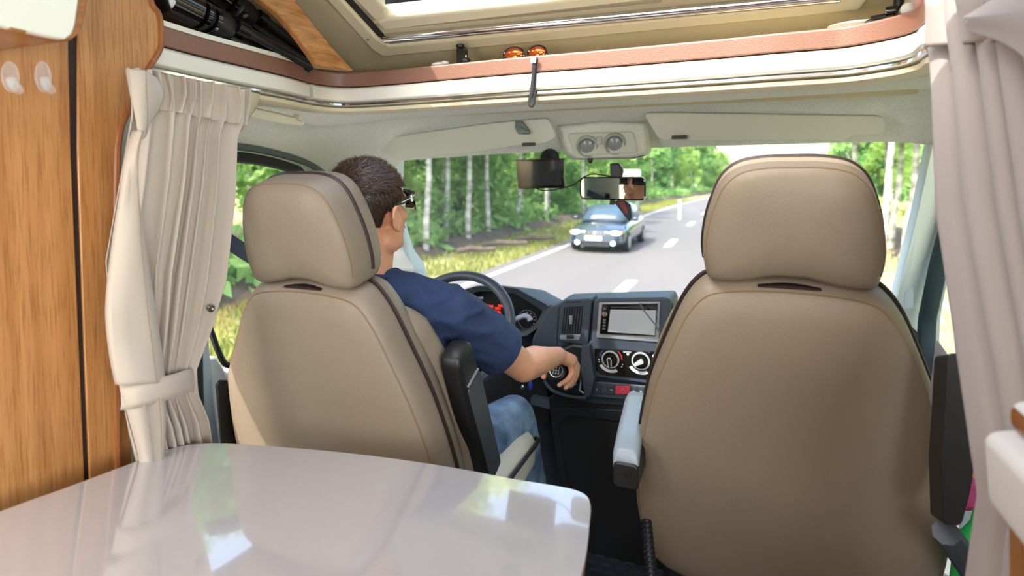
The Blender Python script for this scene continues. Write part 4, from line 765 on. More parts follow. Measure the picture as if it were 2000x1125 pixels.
# ------------------------------------------------------------------ dashboard
dash = thing('dashboard', 'dark blue-grey dashboard with radio, vents and climate knobs under the windscreen', 'dashboard', (-.43, 2.1, 0))
prof = [(2.60, .70), (2.45, .735), (2.2, .775), (2.0, .80), (1.95, .79), (1.925, .74), (1.93, .62), (1.98, .50), (2.03, .3), (2.1, .02), (2.6, .02)]
b = B(); rings = []
for x, k in ((-1.36, -.06), (-1.2, 0), (-.9, .0), (-.6, 0), (-.43, 0), (-.1, 0), (.3, 0), (.40, -.02), (.455, -.06)):
    edge = max(0, abs(x + .42) - .5)*.33; rings.append([V((x, y - (edge if y > 2.3 else 0), z)) for y, z in prof])
b.loft(rings); mk('body', b, dashpl, dash, bevel=.012, seg=2, angle=50)
DY = 1.84
def dp(pxs, y=DY, r=.006): return roundpoly([at(a, c, Y=y) for a, c in pxs], r, 3)
def dslab(pxs, y, th, m, name, par=dash, r=.004, bev=.002): return mk(name, B().slab(dp(pxs, y, r), (0, th, 0)), m, par, bevel=bev, seg=2)
# centre console column
dslab([(1062, 618), (1075, 603), (1095, 590), (1150, 588), (1310, 584), (1316, 600), (1300, 760), (1292, 800), (1150, 790), (1078, 770), (1064, 740), (1040, 690)], DY + .015, .16, dashpl, 'centre_column', r=.012, bev=.008)
dslab([(1070, 778), (1080, 772), (1150, 786), (1292, 796), (1292, 1120), (1130, 1120), (1095, 950)], DY + .02, .2, dashdark, 'lower_console', r=.01, bev=.008)
dslab([(1078, 800), (1100, 796), (1290, 806), (1290, 830), (1110, 812), (1090, 830), (1100, 900), (1120, 990), (1108, 1000), (1088, 900)], DY + .01, .03, M('console_edge', '1E2227', .4), 'console_trim', r=.006, bev=.003)
dslab([(1182, 824), (1260, 830), (1260, 880), (1190, 876)], DY + .012, .02, M('recess_black', '090A0B', .7), 'pocket', r=.006)
# air vent
vp = dslab([(1088, 660), (1096, 590), (1104, 586), (1153, 583), (1156, 590), (1148, 672), (1140, 674), (1092, 668)], DY - .012, .09, dashpl, 'vent_housing', r=.006, bev=.005)
dslab([(1096, 652), (1102, 600), (1139, 598), (1134, 652)], DY - .0125, .004, M('vent_dark', '06070A', .7), 'vent_opening', vp, r=.003, bev=0)
for i in range(7):
    xa = 1105 + i*5.0; xb = 1099.5 + i*5.0
    a0, a1 = at(xa, 601, Y=DY - .016), at(xb, 651, Y=DY - .016); mk('vent_slat', B().slab([a0, a0 + V((.0028, 0, 0)), a1 + V((.0028, 0, 0)), a1], (0, .006, 0)), M('slat_grey', '3A4350', .45), vp)
b = B(); b.slab(dp([(1111, 617), (1117, 617), (1117, 633), (1112, 633)], DY - .022, .002), (0, .008, 0)); mk('vent_tab', b, silver, vp, bevel=.001)
b = B(); b.slab(dp([(1093, 655), (1134, 654), (1131, 664), (1094, 663)], DY - .016, .004), (0, .006, 0)); mk('vent_wheel_strip', b, silver, vp, bevel=.001)
mk('vent_wheel', B().tube([at(1107, 658, Y=DY - .018), at(1121, 658, Y=DY - .018)], .006, 12), blackpl, vp)
for i in range(5): mk('defrost_slot', B().box(at(1108 + i*6, 589.5, Y=DY - .013), (.006, .004, .003)), rubber, vp)
# radio pod
rp_ = dslab([(1154, 670), (1159, 592), (1166, 583), (1300, 581), (1310, 586), (1306, 640), (1290, 690), (1160, 684)], DY - .014, .10, dashpl, 'radio_surround', r=.006, bev=.006)
ra = thing('car_radio', 'car radio with a wide pale touch screen in the dashboard centre', 'radio', at(1228, 668, Y=DY - .02))
mk('bezel', B().slab(dp([(1165, 659), (1170, 591), (1289, 590), (1286, 668)], DY - .019, .003), (0, .012, 0)), silver, ra, bevel=.0015)
mk('faceplate', B().slab(dp([(1171, 652), (1176, 594), (1285, 593), (1280, 657)], DY - .023, .002), (0, .006, 0)), gloss_black, ra, bevel=.001)
scm = M('screen_glass', 'A9B2BA', .06, coat=.8); 
mk('screen', B().slab(dp([(1187, 648), (1192, 605), (1281, 606), (1279, 655)], DY - .0245, .001), (0, .003, 0)), scm, ra)
mk('disc_slot', B().slab(dp([(1193, 599), (1276, 599), (1276, 601), (1193, 601.5)], DY - .0245, .0), (0, .003, 0)), M('slot', '2E3338', .5), ra)
mk('volume_knob', B().lathe(at(1181.5, 613, Y=DY - .024), (0, -1, 0), [(.0085, 0), (.0085, .006), (.007, .008), (.001, .008)], 18), chrome, ra)
for i, py in enumerate((603, 625, 630, 636, 642)): mk('button', B().box(at(1181 - i*.4, py, Y=DY - .0245), (.009, .004, .0055)), M('radio_button', '5A626B', .4), ra, bevel=.0006)
b = B(); b.tube(catmull([at(1249, 592, Y=DY - .03), at(1258, 607, Y=DY - .05), at(1270, 622, Y=DY - .06), at(1282, 637, Y=DY - .07), at(1290, 650, Y=DY - .06)], 6), .0022, 6); b.tube(catmull([at(1282, 606, Y=DY - .03), at(1283, 622, Y=DY - .04), at(1280, 636, Y=DY - .05), at(1288, 650, Y=DY - .06)], 5), .0016, 6)
tag(mk('cable', b, M('cable_reflection_grey', '474D55', .4)), 'thin dark strands modelling a cable reflection on the radio screen', 'cable')  # solid strands stand in for a cable's reflection in the screen
# climate panel
cp = dslab([(1150, 668), (1158, 664), (1290, 672), (1284, 752), (1262, 748), (1166, 736), (1156, 720)], DY - .006, .05, dashpl, 'climate_surround', r=.006, bev=.004)
dslab([(1160, 671), (1279, 676), (1266, 741), (1172, 731), (1163, 722)], DY - .009, .008, gloss_black, 'climate_panel', cp, r=.005, bev=.001)
mk('seam_line', B().slab(dp([(1159, 668), (1282, 674), (1282, 676), (1159, 670)], DY - .0085, 0), (0, .004, 0)), silver, cp)
def dial(px, py, ring, face, ang, nm):
    c = at(px, py, Y=DY - .010); d = mk('climate_knob', B().lathe(c, (0, -1, 0), [(.0245, 0), (.0245, .010), (.023, .012), (.0185, .0125), (.0175, .010), (.001, .010)], 32), gloss_black, cp)
    mk('dial_ring', B().lathe(c, (0, -1, 0), [(.0285, .002), (.0290, .008), (.0245, .0085), (.0240, .002)], 40), ring, d)
    h = V((math.sin(ang), 0, -math.cos(ang))); q = V((h.z, 0, -h.x)); b = B(); b.slab(roundpoly([c + V((0, -.013, 0)) + h*.022 + q*.004, c + V((0, -.013, 0)) - h*.010 + q*.008, c + V((0, -.013, 0)) - h*.010 - q*.008, c + V((0, -.013, 0)) + h*.022 - q*.004], .005, 3), (0, -.012, 0)); mk('pointer', b, face, d, bevel=.002); return c
ring_m = M('dial_silver', 'C9D2D6', .3, metal=.3); wht = M('print_white', 'D4DAE6', .5); redp = M('print_red', 'C23A3C', .5); blup = M('print_blue', '3D5FA8', .5)
c1 = dial(1193, 701, ring_m, gloss_black, 0.12, 'a'); c2 = dial(1252, 704, ring_m, ring_m, -1.0, 'b')
h = c1 + V((0, -.023, 0)); 
def outline_loop(c, ang):
    h_ = V((math.sin(ang), 0, -math.cos(ang))); q = V((h_.z, 0, -h_.x)); return [c + V((0, -.0255, 0)) + h_*.020 + q*.004, c + V((0, -.0255, 0)) - h_*.004 + q*.0065, c + V((0, -.0255, 0)) - h_*.010, c + V((0, -.0255, 0)) - h_*.004 - q*.0065, c + V((0, -.0255, 0)) + h_*.020 - q*.004]
mk('pointer_outline', B().tube(catmull(outline_loop(c1, .12), 4), .0013, 6), wht, cp)
def arc(c, r, a0, a1, wd, m, nm='dial_print'):
    b = B(); n = 16; pts = [(c + V((r*math.cos(a), .0005, r*math.sin(a))), c + V(((r + wd)*math.cos(a), .0005, (r + wd)*math.sin(a)))) for a in (math.radians(a0 + (a1 - a0)*k/n) for k in range(n + 1))]
    b.slab([p[0] for p in pts] + [p[1] for p in reversed(pts)], (0, -.0008, 0)); return mk(nm, b, m, cp, smooth=False)
arc(c1, .035, 105, 175, .003, blup); arc(c1, .035, 0, 100, .003, redp); arc(c1, .036, 215, 300, .010, wht); arc(c2, .036, 215, 300, .010, wht)
for c, lst in ((c2, ((.044, 25), (.042, 52), (.041, 80), (.043, 110), (.043, 140), (.045, 160))), (c1, ((.040, 190), (.041, 200), (.041, -20), (.042, -32)))):
    for r_, a_ in lst: a = math.radians(a_); mk('dial_symbol', B().ell(c + V((r_*math.cos(a), 0, r_*math.sin(a))), (.0045 if c is c2 else .002, .001, .0045 if c is c2 else .002), n=10, m=6), wht, cp)
mk('recirculation_key', B().slab(dp([(1217, 677), (1233, 677), (1232, 690), (1217, 689)], DY - .012, .002), (0, .003, 0)), M('key_grey', '9AA0A0', .35), cp)
# switch row
sw = dslab([(1150, 748), (1168, 746), (1290, 756), (1290, 786), (1152, 776)], DY - .002, .03, dashpl, 'switch_panel', r=.004, bev=.003)
for i, (x0, x1) in enumerate(((1160, 1171.5), (1173, 1186), (1187.5, 1200), (1202, 1230), (1231.5, 1244), (1245.5, 1258), (1259.5, 1272))):
    yt = 752 + (x0 - 1160)*.045; k = mk('hazard_switch' if i == 3 else 'switch', B().slab(dp([(x0, yt), (x1, yt + .5), (x1, yt + 16.5), (x0, yt + 16)], DY - .006, .002), (0, .008, 0)), M('hazard_red', 'C03A50', .4) if i == 3 else M('switch_grey', '39414C', .4), sw, bevel=.0015)
    cx = at((x0 + x1)/2, yt + 8.5, Y=DY - .0075)
    if i == 3: mk('warning_triangle', B().tube([cx + V((-.006, 0, -.004)), cx + V((.006, 0, -.004)), cx + V((0, 0, .006))], .0007, 5, closed=True), wht, k)
    elif i != 1: mk('switch_symbol', B().box(cx, (.006, .001, .004)), M('symbol_grey', '9AA3AE', .5), k)
# instrument hood and cluster
hood = [(880, 640), (888, 590), (905, 566), (930, 559), (975, 559), (1010, 564), (1035, 578), (1066, 594), (1072, 600), (1063, 616), (1050, 640), (1030, 655), (1010, 660), (950, 670)]
b = B(); p = dp(hood, DY + .02, .006); q = dp([(898, 640), (903, 600), (915, 577), (935, 569), (975, 569), (1005, 573), (1030, 588), (1054, 603), (1060, 608), (1053, 622), (1040, 640), (1022, 648), (1005, 650), (955, 655)], DY + .03, .006)
n = min(len(p), len(q)); b.loft([[v + V((0, .30, -.06)) for v in p], [v + V((0, .02, 0)) for v in p], p, q, [v + V((0, .06, 0)) for v in q]], cap0=True, cap1=True); hd_ = mk('instrument_hood', b, M('hood_dark', '2B333C', .6, bump=.2, bscale=500), dash)
cl_y = DY + .082
fc = dslab([(885, 668), (885, 590), (915, 568), (1010, 566), (1064, 604), (1052, 640), (1010, 668)], cl_y, .006, M('cluster_black', '0A0C0F', .35), 'instrument_face', hd_, r=.004, bev=0)
mk('glass_glint', B().slab(dp([(925, 581), (943, 579), (944, 583), (934, 588)], cl_y - .002, .001), (0, .001, 0)), M('glint_pale', 'D9E2E0', .4), hd_)  # pale sliver painted as a glint on the cluster glass
redm = M('red_display', 'FF2A18', .5, emit=1.3)
def text(s, c, size, m, par, name, rx=PI/2, al_='CENTER', R=None):
    cu = bpy.data.curves.new(name, 'FONT'); cu.body = s; cu.size = size; cu.align_x = al_; cu.align_y = 'CENTER'; cu.extrude = .0003; cu.materials.append(m)
    o = bpy.data.objects.new(name, cu); C.objects.link(o); 
    me = bpy.data.meshes.new_from_object(o); bpy.data.objects.remove(o); o = bpy.data.objects.new(name, me); C.objects.link(o)
    o.parent = par; o.location = V(c) - rootloc(par); o.rotation_euler = R or (rx, 0, 0); return o
for s, px, py, sz in (('Range', 956, 597, .0135), ('344.1km', 983, 598, .0125), ('80', 952, 602, .0115), ('100.1', 972, 602.5, .0115), ('17:36', 971, 609.5, .013)): text(s, at(px, py, Y=cl_y - .003), sz, redm, hd_, 'display_text')
gc = at(1030, 625, Y=cl_y - .002); mk('gauge_ring', B().tube([gc + V((.036*math.cos(a), 0, .036*math.sin(a))) for a in (2*PI*k/32 for k in range(32))], .0012, 6, closed=True), M('gauge_grey', '55606A', .4), hd_)
for a_ in (95, 60, 30, 5, -25, -50): a = math.radians(a_); mk('gauge_mark', B().box(gc + V((.028*math.cos(a), 0, .028*math.sin(a))), (.005, .001, .003)), M('gauge_red', 'B58A94', .5), hd_)
# slope of the dash right of the hood
dslab([(1040, 660), (1050, 640), (1063, 614), (1072, 600), (1085, 596), (1092, 600), (1088, 690), (1060, 700), (1036, 690)], DY + .012, .1, dashpl, 'dash_wing', r=.006, bev=.006)
# lower dash under the wheel, footwell
dslab([(760, 690), (1040, 690), (1062, 720), (1072, 790), (1072, 830), (760, 820)], DY + .05, .1, dashdark, 'lower_dash', r=.01)
dslab([(1036, 776), (1074, 782), (1076, 800), (1036, 790)], DY + .02, .03, M('ledge_grey', '4A5260', .5), 'ledge', r=.004)
# right end of the dash
dslab([(1708, 640), (1776, 634), (1794, 650), (1797, 760), (1708, 760)], 1.98, .2, dashdark, 'dash_end', r=.008, bev=.008)
# gear lever in its pod
gp = dslab([(1050, 700), (1075, 690), (1118, 672), (1146, 676), (1152, 690), (1140, 772), (1128, 778), (1080, 760), (1060, 742)], DY - .03, .09, M('gear_pod', '151A22', .45), 'gear_pod', r=.01, bev=.008)
dslab([(1136, 672), (1150, 676), (1160, 740), (1152, 776), (1142, 776), (1134, 720)], DY - .04, .06, dashpl, 'pod_edge', gp, r=.005, bev=.004)
b = B(); b.tube(catmull([at(1062, 742, Y=DY - .05), at(1078, 762, Y=DY - .05), at(1110, 774, Y=DY - .05), at(1144, 777, Y=DY - .05)], 5), .006, 8); mk('pod_rim', b, dashpl, gp)
b = B(); b.tube([at(1114, 757, Y=DY - .05), at(1134, 742, Y=DY - .05)], .003, 6); b.tube([at(1134, 745, Y=DY - .05), at(1132, 762, Y=DY - .05), at(1140, 768, Y=DY - .05)], .003, 6); mk('pod_catch', b, silver, gp)
gk = at(1087, 724, Y=1.66); gn = V((-.05, -.86, .52)).normalized()
gl = thing('gear_lever', 'black gear lever with a round shift pattern under the driver hand', 'gear lever', gk + V((.02, .1, -.08)))
mk('stalk', B().tube([gk + V((.0, .03, -.01)), gk + V((.03, .15, -.07))], [.014, .02], 12), rubber, gl)
mk('knob', B().lathe(gk - gn*.05, gn, [(.012, 0), (.024, .01), (.032, .026), (.034, .038), (.031, .048), (.026, .052), (.001, .052)], 32), blackpl, gl)
pb = gk + gn*.003; gu_ = (ZU - gn*gn.z).normalized(); gq_ = gu_.cross(gn); mk('pattern_ring', B().tube([pb + (gu_*math.cos(a) + gq_*math.sin(a))*.0205 for a in (2*PI*k/36 for k in range(36))], .0013, 6, closed=True), silver, gl)
gu = (ZU - gn*gn.z).normalized(); gq = gu.cross(gn).normalized(); RM = Matrix((gq, gu, gn)).transposed().to_euler()
for s, du, dv in (('1', -.009, .009), ('3', 0, .009), ('5', .009, .009), ('2', -.009, -.009), ('4', 0, -.009), ('R', .009, -.009)): text(s, pb + gn*.0006 + gq*du + gu*dv, .0085, wht, gl, 'shift_number', R=RM)
b = B()
for du in (-.009, 0, .009): b.tube([pb + gn*.001 + gq*du + gu*.0045, pb + gn*.001 + gq*du - gu*.0045], .0005, 4)
b.tube([pb + gn*.001 - gq*.009, pb + gn*.001 + gq*.009], .0005, 4); mk('shift_lines', b, wht, gl)
# ignition key with blue tag
t = thing('ignition_key', 'silver key with a blue fob hanging under the dash by the knee', 'key', at(1032, 752, Y=1.80))
mk('fob', B().ell(at(1036, 752, Y=1.80), (.007, .006, .018)), M('blue_fob', '2A44B8', .3), t); mk('key_bow', B().ell(at(1021, 757, Y=1.80), (.006, .004, .010)), chrome, t); mk('lock_barrel', B().lathe(at(1024, 746, Y=1.82), (0, -1, 0), [(.012, 0), (.012, .02), (.001, .02)], 16), blackpl, t)
# steering wheel
wc = V((-.842, 1.60, .815)); wn = V((0, -.80, .60)).normalized(); wu = (ZU - wn*wn.z).normalized(); wq = V((1, 0, 0)); WR = .198
sw_ = thing('steering_wheel', 'dark grey steering wheel in front of the driver', 'steering wheel', wc)
rim_m = M('rim_vinyl', '323B49', .42, bump=.15, bscale=500); spk = M('spoke_grey', '7C8899', .4)
mk('rim', B().tube([wc + (wq*math.cos(a) + wu*math.sin(a))*WR for a in (2*PI*k/64 for k in range(64))], .0165, 14, closed=True), rim_m, sw_)
mk('hub', B().lathe(wc - wn*.05, wn, [(.05, 0), (.075, .02), (.078, .04), (.06, .055), (.001, .062)], 32), M('hub_grey', '4C5766', .5), sw_)
for a_ in (-8, 188, 262, 278):
    a = math.radians(a_); d = wq*math.cos(a) + wu*math.sin(a); q = wn.cross(d); rings = []
    for k, wd, th, dz in ((.28, .036, .014, .004), (.55, .026, .011, .0), (.8, .026, .009, -.002), (.98, .040, .010, 0)):
        rings.append([wc + d*WR*k + wn*(dz - .008) + q*(wd*math.cos(t_)) + wn*(th*math.sin(t_)) for t_ in (2*PI*j/12 for j in range(12))])
    mk('spoke', B().loft(rings), spk, sw_)
mk('column', B().tube([wc - wn*.05, wc - wn*.24], [.05, .06], 16), dashdark, sw_)
b = B(); b.tube(catmull([wc - wn*.06 + wq*.06, at(1010, 622, Y=1.74), at(1030, 618, Y=1.74), at(1036, 626, Y=1.74)], 5), [.008]*13 + [.009, .010, .009], 10); mk('stalk', b, M('stalk_grey', '8791A0', .4), sw_)
# ------------------------------------------------------------------ mirror, monitor and pennant
mc = at(1195, 368, Y=1.86); face_tgt = V((-.795, 1.215, 1.20)); mnr = ((EYE - at(1236, 372, Y=1.86)).normalized() + (face_tgt - at(1236, 372, Y=1.86)).normalized()).normalized()
mu_ = (ZU - mnr*mnr.z).normalized(); mq = mu_.cross(mnr).normalized()
rm = thing('rear_view_mirror', 'black rear-view mirror reflecting the driver face, over the oncoming car', 'mirror', mc)
wq_ = at(1264, 368, Y=1.86).x - at(1126, 368, Y=1.86).x; ca = abs(mq.x); MW = wq_/max(ca, .6)*.98; MH = .076
def mp(x, z, d): return mc + mq*x + mu_*z + mnr*d
rr = rrect(0, 0, MW, MH, .018, 5); b = B(); b.loft([[mp(x*.7, z*.6, -.035) for x, z in rr], [mp(x*.93, z*.92, -.018) for x, z in rr], [mp(x, z, -.004) for x, z in rr], [mp(x, z, .003) for x, z in rr], [mp(x*.965, z*.90, .004) for x, z in rr], [mp(x*.965, z*.90, .0) for x, z in rr]]); mk('housing', b, gloss_black, rm)
b = B(); b.slab([mp(x*.96, z*.89, .001) for x, z in rr], mnr*.0008); mk('mirror_glass', b, M('mirror_silver', 'E4E8E8', .015, metal=1), rm, smooth=False)
b = B(); b.slab(roundpoly([at(x, y, Y=1.92) for x, y in [(1190, 319), (1208, 318), (1216, 332), (1212, 352), (1193, 352)]], .006), (0, .03, 0)); mk('stem', b, blackpl, rm, bevel=.004)
mk('lower_stub', B().slab([at(x, y, Y=1.90) for x, y in [(1191, 386), (1200, 386), (1200, 400), (1190, 400)]], (0, .02, 0)), blackpl, rm, bevel=.002)
pn = thing('hanging_pennant', 'dark pennant with a red stripe hanging below the mirror', 'pennant', at(1216, 435, Y=1.90))
mk('cloth', B().slab([at(x, y, Y=1.90) for x, y in [(1199, 394), (1215, 388), (1232, 400), (1234, 426), (1229, 433), (1220, 422)]], (0, .003, 0)), M('pennant_dark', '2C3230', .6), pn)
mk('stripe', B().slab([at(x, y, Y=1.897) for x, y in [(1206, 393), (1218, 391), (1227, 412), (1224, 420), (1219, 414)]], (0, .002, 0)), M('pennant_red', '8A3A4A', .6), pn)
mo = thing('camera_monitor', 'black rectangular monitor stuck to the windscreen left of the mirror', 'monitor', at(1055, 368, Y=1.92))
mk('bezel', B().slab([at(x, y, Y=1.90) for x, y in [(1007, 312), (1100, 309), (1103, 367), (1012, 369)]], (0, .014, 0)), gloss_black, mo, bevel=.002)
mk('screen', B().slab([at(x, y, Y=1.899) for x, y in [(1014, 316), (1093, 314), (1097, 361), (1019, 363)]], (0, .001, 0)), M('monitor_glass', '30363A', .08, coat=.6), mo)
b = B(); b.lathe(at(1070, 311, Y=1.93), (0, -1, -.2), [(.034, -.03), (.033, -.012), (.016, -.006), (.010, 0), (.010, .01)], 22); mk('suction_mount', b, rubber, mo)
b = B(); b.tube(catmull([at(1048, 368, Y=1.905), at(1060, 372, Y=1.905), at(1080, 371, Y=1.905), at(1104, 366, Y=1.905), at(1122, 360, Y=1.905), at(1140, 346, Y=1.905), at(1160, 340, Y=1.91), at(1195, 345, Y=1.915)], 5), .0022, 6); tag(mk('cable', b, blackpl), 'thin black cable looping from the monitor to the mirror stem', 'cable')
# ------------------------------------------------------------------ the driver
HC = V((-.803, 1.115, 1.226)); HR = Matrix.Rotation(math.radians(-9), 3, 'Z') @ Matrix.Rotation(math.radians(9), 3, 'X')
SH = {1: V((-.628, 1.185, .985)), -1: V((-.985, 1.185, .985))}
EL = {1: at(1022, 716, Y=1.38), -1: V((-1.06, 1.38, .79))}
WR_ = {1: at(1090, 694, Y=1.60), -1: V((-1.045, 1.545, .875))}
KN = {1: at(1003, 818, Y=1.62), -1: V((-.99, 1.62, .60))}
AN = {1: at(1046, 1015, Y=1.76), -1: V((-.98, 1.80, .10))}
HIP = {1: V((-.71, 1.14, .56)), -1: V((-.90, 1.14, .56))}
dr = thing('person', 'man with short dark hair in navy t-shirt and jeans driving, right hand on gear lever', 'person', (-.805, 1.2, 0))
def hp(x, y, z): return HC + HR @ V((x, y, z))
b = B()
b.ell(hp(0, -.010, .028), (.0745, .0955, .0875), n=28, m=18).ell(hp(0, .028, -.03), (.062, .064, .084), n=24, m=14).ell(hp(0, .036, -.078), (.050, .046, .036)).ell(hp(0, .076, -.097), (.022, .017, .017)).ell(hp(0, .030, .045), (.064, .060, .055))
for s in (-1, 1):
    b.ell(hp(s*.042, .052, -.022), (.022, .024, .022)); b.ell(hp(s*.055, .012, -.07), (.014, .034, .03))
    ER = HR @ Matrix.Rotation(math.radians(s*24), 3, 'Z') @ Matrix.Rotation(math.radians(-8), 3, 'X'); b.ell(hp(s*.083, -.004, -.014), (.0055, .019, .029), ER).ell(hp(s*.080, .004, -.040), (.006, .010, .011), ER).ell(hp(s*.072, .010, -.02), (.014, .012, .022))
    b.tube(catmull([hp(s*.079, .018, .000), hp(s*.084, .012, .012), hp(s*.091, -.008, .010), hp(s*.094, -.020, -.006), hp(s*.089, -.014, -.026)], 4), .0035, 8)
    b.ell(hp(s*.011, .098, -.034), (.008, .010, .008))
b.ell(hp(0, .074, .022), (.050, .018, .013)).cap(hp(0, .086, .012), hp(0, .110, -.026), .008, .0125, 12).ell(hp(0, .106, -.031), (.011, .012, .009))
b.ell(hp(0, .086, -.060), (.024, .010, .0065)).ell(hp(0, .083, -.071), (.020, .010, .0065))
b.cap(hp(0, -.028, -.06), V((-.805, 1.09, 1.02)), .057, .062, 20).cap(hp(0, -.005, -.08), V((-.805, 1.10, 1.03)), .054, .056, 18)
b.cap(V((-.805, 1.10, 1.03)), V((-.805, 1.12, .96)), .06, .09)
# trunk and limbs under the clothes
b.cap((-.805, 1.13, .58), (-.805, 1.15, .90), .125, .12)
for s in (-1, 1):
    b.cap(V((-.805, 1.13, 1.0)), SH[s], .055, .055); b.cap(SH[s], SH[s].lerp(EL[s], .5), .052, .047).cap(SH[s].lerp(EL[s], .4), EL[s], .047, .040)
    f1 = EL[s].lerp(WR_[s], .28) + V((0, 0, .004)); b.cap(EL[s], f1, .041, .043).cap(f1, EL[s].lerp(WR_[s], .7), .043, .033).cap(EL[s].lerp(WR_[s], .7), WR_[s], .033, .0255)
    b.cap(HIP[s], KN[s], .08, .058); b.cap(KN[s], KN[s].lerp(AN[s], .35), .052, .052).cap(KN[s].lerp(AN[s], .35), AN[s], .052, .038)
# right hand: palm over the knob, four fingers draped down its right side, thumb forward
pal0 = WR_[1]; mcp = [at(1118, 700, Y=1.715), at(1120, 702, Y=1.692), at(1119, 705, Y=1.668), at(1114, 709, Y=1.645)]
for q in mcp: b.cap(pal0.lerp(q, .12), q, .021, .0135, 12)
for a, c in zip(mcp, mcp[1:]): b.cap(pal0.lerp(a.lerp(c, .5), .35), a.lerp(c, .5), .019, .0135, 12)
fing = [[mcp[0], at(1128, 716, Y=1.725), at(1126, 732, Y=1.70), at(1120, 740, Y=1.68)], [mcp[1], at(1126, 722, Y=1.700), at(1122, 741, Y=1.685), at(1113, 753, Y=1.67)],
        [mcp[2], at(1122, 726, Y=1.672), at(1116, 744, Y=1.655), at(1105, 757, Y=1.640)], [mcp[3], at(1117, 729, Y=1.645), at(1109, 742, Y=1.63), at(1092, 752, Y=1.618)]]
for k, f in enumerate(fing):
    r = (.0098, .0102, .0098, .0088)[k]
    for i in range(3): b.cap(f[i], f[i + 1], r*(1.15 - .1*i), r*(1.05 - .1*i), 12)
tmb = [pal0.lerp(mcp[0], .3) + V((-.018, .004, -.008)), at(1078, 708, Y=1.70), at(1064, 722, Y=1.70), at(1062, 736, Y=1.685)]
for i in range(3): b.cap(tmb[i], tmb[i + 1], .0145 - .0015*i, .013 - .0015*i, 12)
# left hand closed round the wheel rim
lw = wc + (wq*math.cos(math.radians(163)) + wu*math.sin(math.radians(163)))*WR
lp0 = WR_[-1]; kn0 = lw + V((-.028, -.012, .03))
b.cap(lp0, kn0, .026, .022).cap(lp0 + V((.0, .01, -.015)), kn0 + V((0, .02, -.03)), .022, .02)
for k in range(4):
    o_ = V((.004*k, .018*(1.5 - k)*.8, .012*(1.5 - k))); p1 = kn0 + o_; ch = [p1, p1 + V((.020, .034, .014)), lw + o_ + V((.026, .026, -.004)), lw + o_ + V((.022, -.010, -.016))]
    for i in range(3): b.cap(ch[i], ch[i + 1], .0098 - .0006*i, .0092 - .0006*i, 10)
ch = [lp0.lerp(kn0, .5) + V((.01, -.01, .01)), lw + V((.0, -.028, .026)), lw + V((.022, -.024, .034))]
for i in range(2): b.cap(ch[i], ch[i + 1], .012, .010, 10)
body = mk('body', b, skin, dr); d = body.modifiers.new('r', 'REMESH'); d.mode = 'VOXEL'; d.voxel_size = .0042; d = body.modifiers.new('s', 'SMOOTH'); d.factor = .5; d.iterations = 3; bake(body); body.data.shade_smooth()
# nails, eyes, lips
nail_m = M('nail', 'E3B0A0', .3)
for f in fing[1:]:
    a, c = f[2], f[3]; t_ = (c - a).normalized(); n_ = (EYE - c).normalized(); n_ = (n_ - t_*n_.dot(t_)).normalized(); q_ = t_.cross(n_)
    p = c + n_*.0072 - t_*.001; mk('fingernail', B().ell(p, (.0045, .0062, .0016), Matrix((q_, t_, n_)).transposed(), n=12, m=6), nail_m, dr)
for s in (-1, 1): ey = mk('eye', B().ell(hp(s*.031, .078, -.0), (.012, .010, .008)), M('eye_white', 'E8E4DC', .2), dr)
mk('lips', B().ell(hp(0, .0935, -.0605), (.021, .0035, .0045)).ell(hp(0, .0905, -.070), (.018, .0035, .0045)), M('lip_skin', 'B86A5E', .45), dr)
# hair: scalp shell and strands
def in_hair(x, y, z):
    if y > .045 + .25*max(0, z - .055): return z > .066
    if y > .022: return z > .026 + (y - .022)*1.1
    if y > -.022: return z > .012
    return z > -.066 + max(0, abs(x) - .03)*.6
def scalp(th, ph, k=0): return V((.0765*math.sin(th)*math.cos(ph), .0975*math.sin(th)*math.sin(ph) - .010, .0895*math.cos(th) + .028))
b = B(); n, m = 72, 44
for i in range(m):
    for j in range(n):
        qs = [(i, j), (i + 1, j), (i + 1, j + 1), (i, j + 1)]; ps = [scalp(PI*(a + .01)/m*.86, 2*PI*(c % n)/n) for a, c in qs]; c = sum(ps, V((0, 0, 0)))/4
        if c.z < -.02: 
            kz = 1 - (-.02 - c.z)*3.0; ps = [V((p.x*kz, (p.y + .01)*kz - .01, p.z)) for p in ps]
        if in_hair(c.x, c.y, c.z): b.add([HC + HR @ p*(1.002 + .01*max(0, min(1, p.z*12 + .4))) for p in ps], [(0, 1, 2, 3)])
hr = mk('hair', b, hair_m, dr, recentre=False)
bm = bmesh.new(); bm.from_mesh(hr.data); bmesh.ops.remove_doubles(bm, verts=bm.verts, dist=.0004); bm.to_mesh(hr.data); bm.free()
b = B(); rng = random.Random(8); cnt = 0
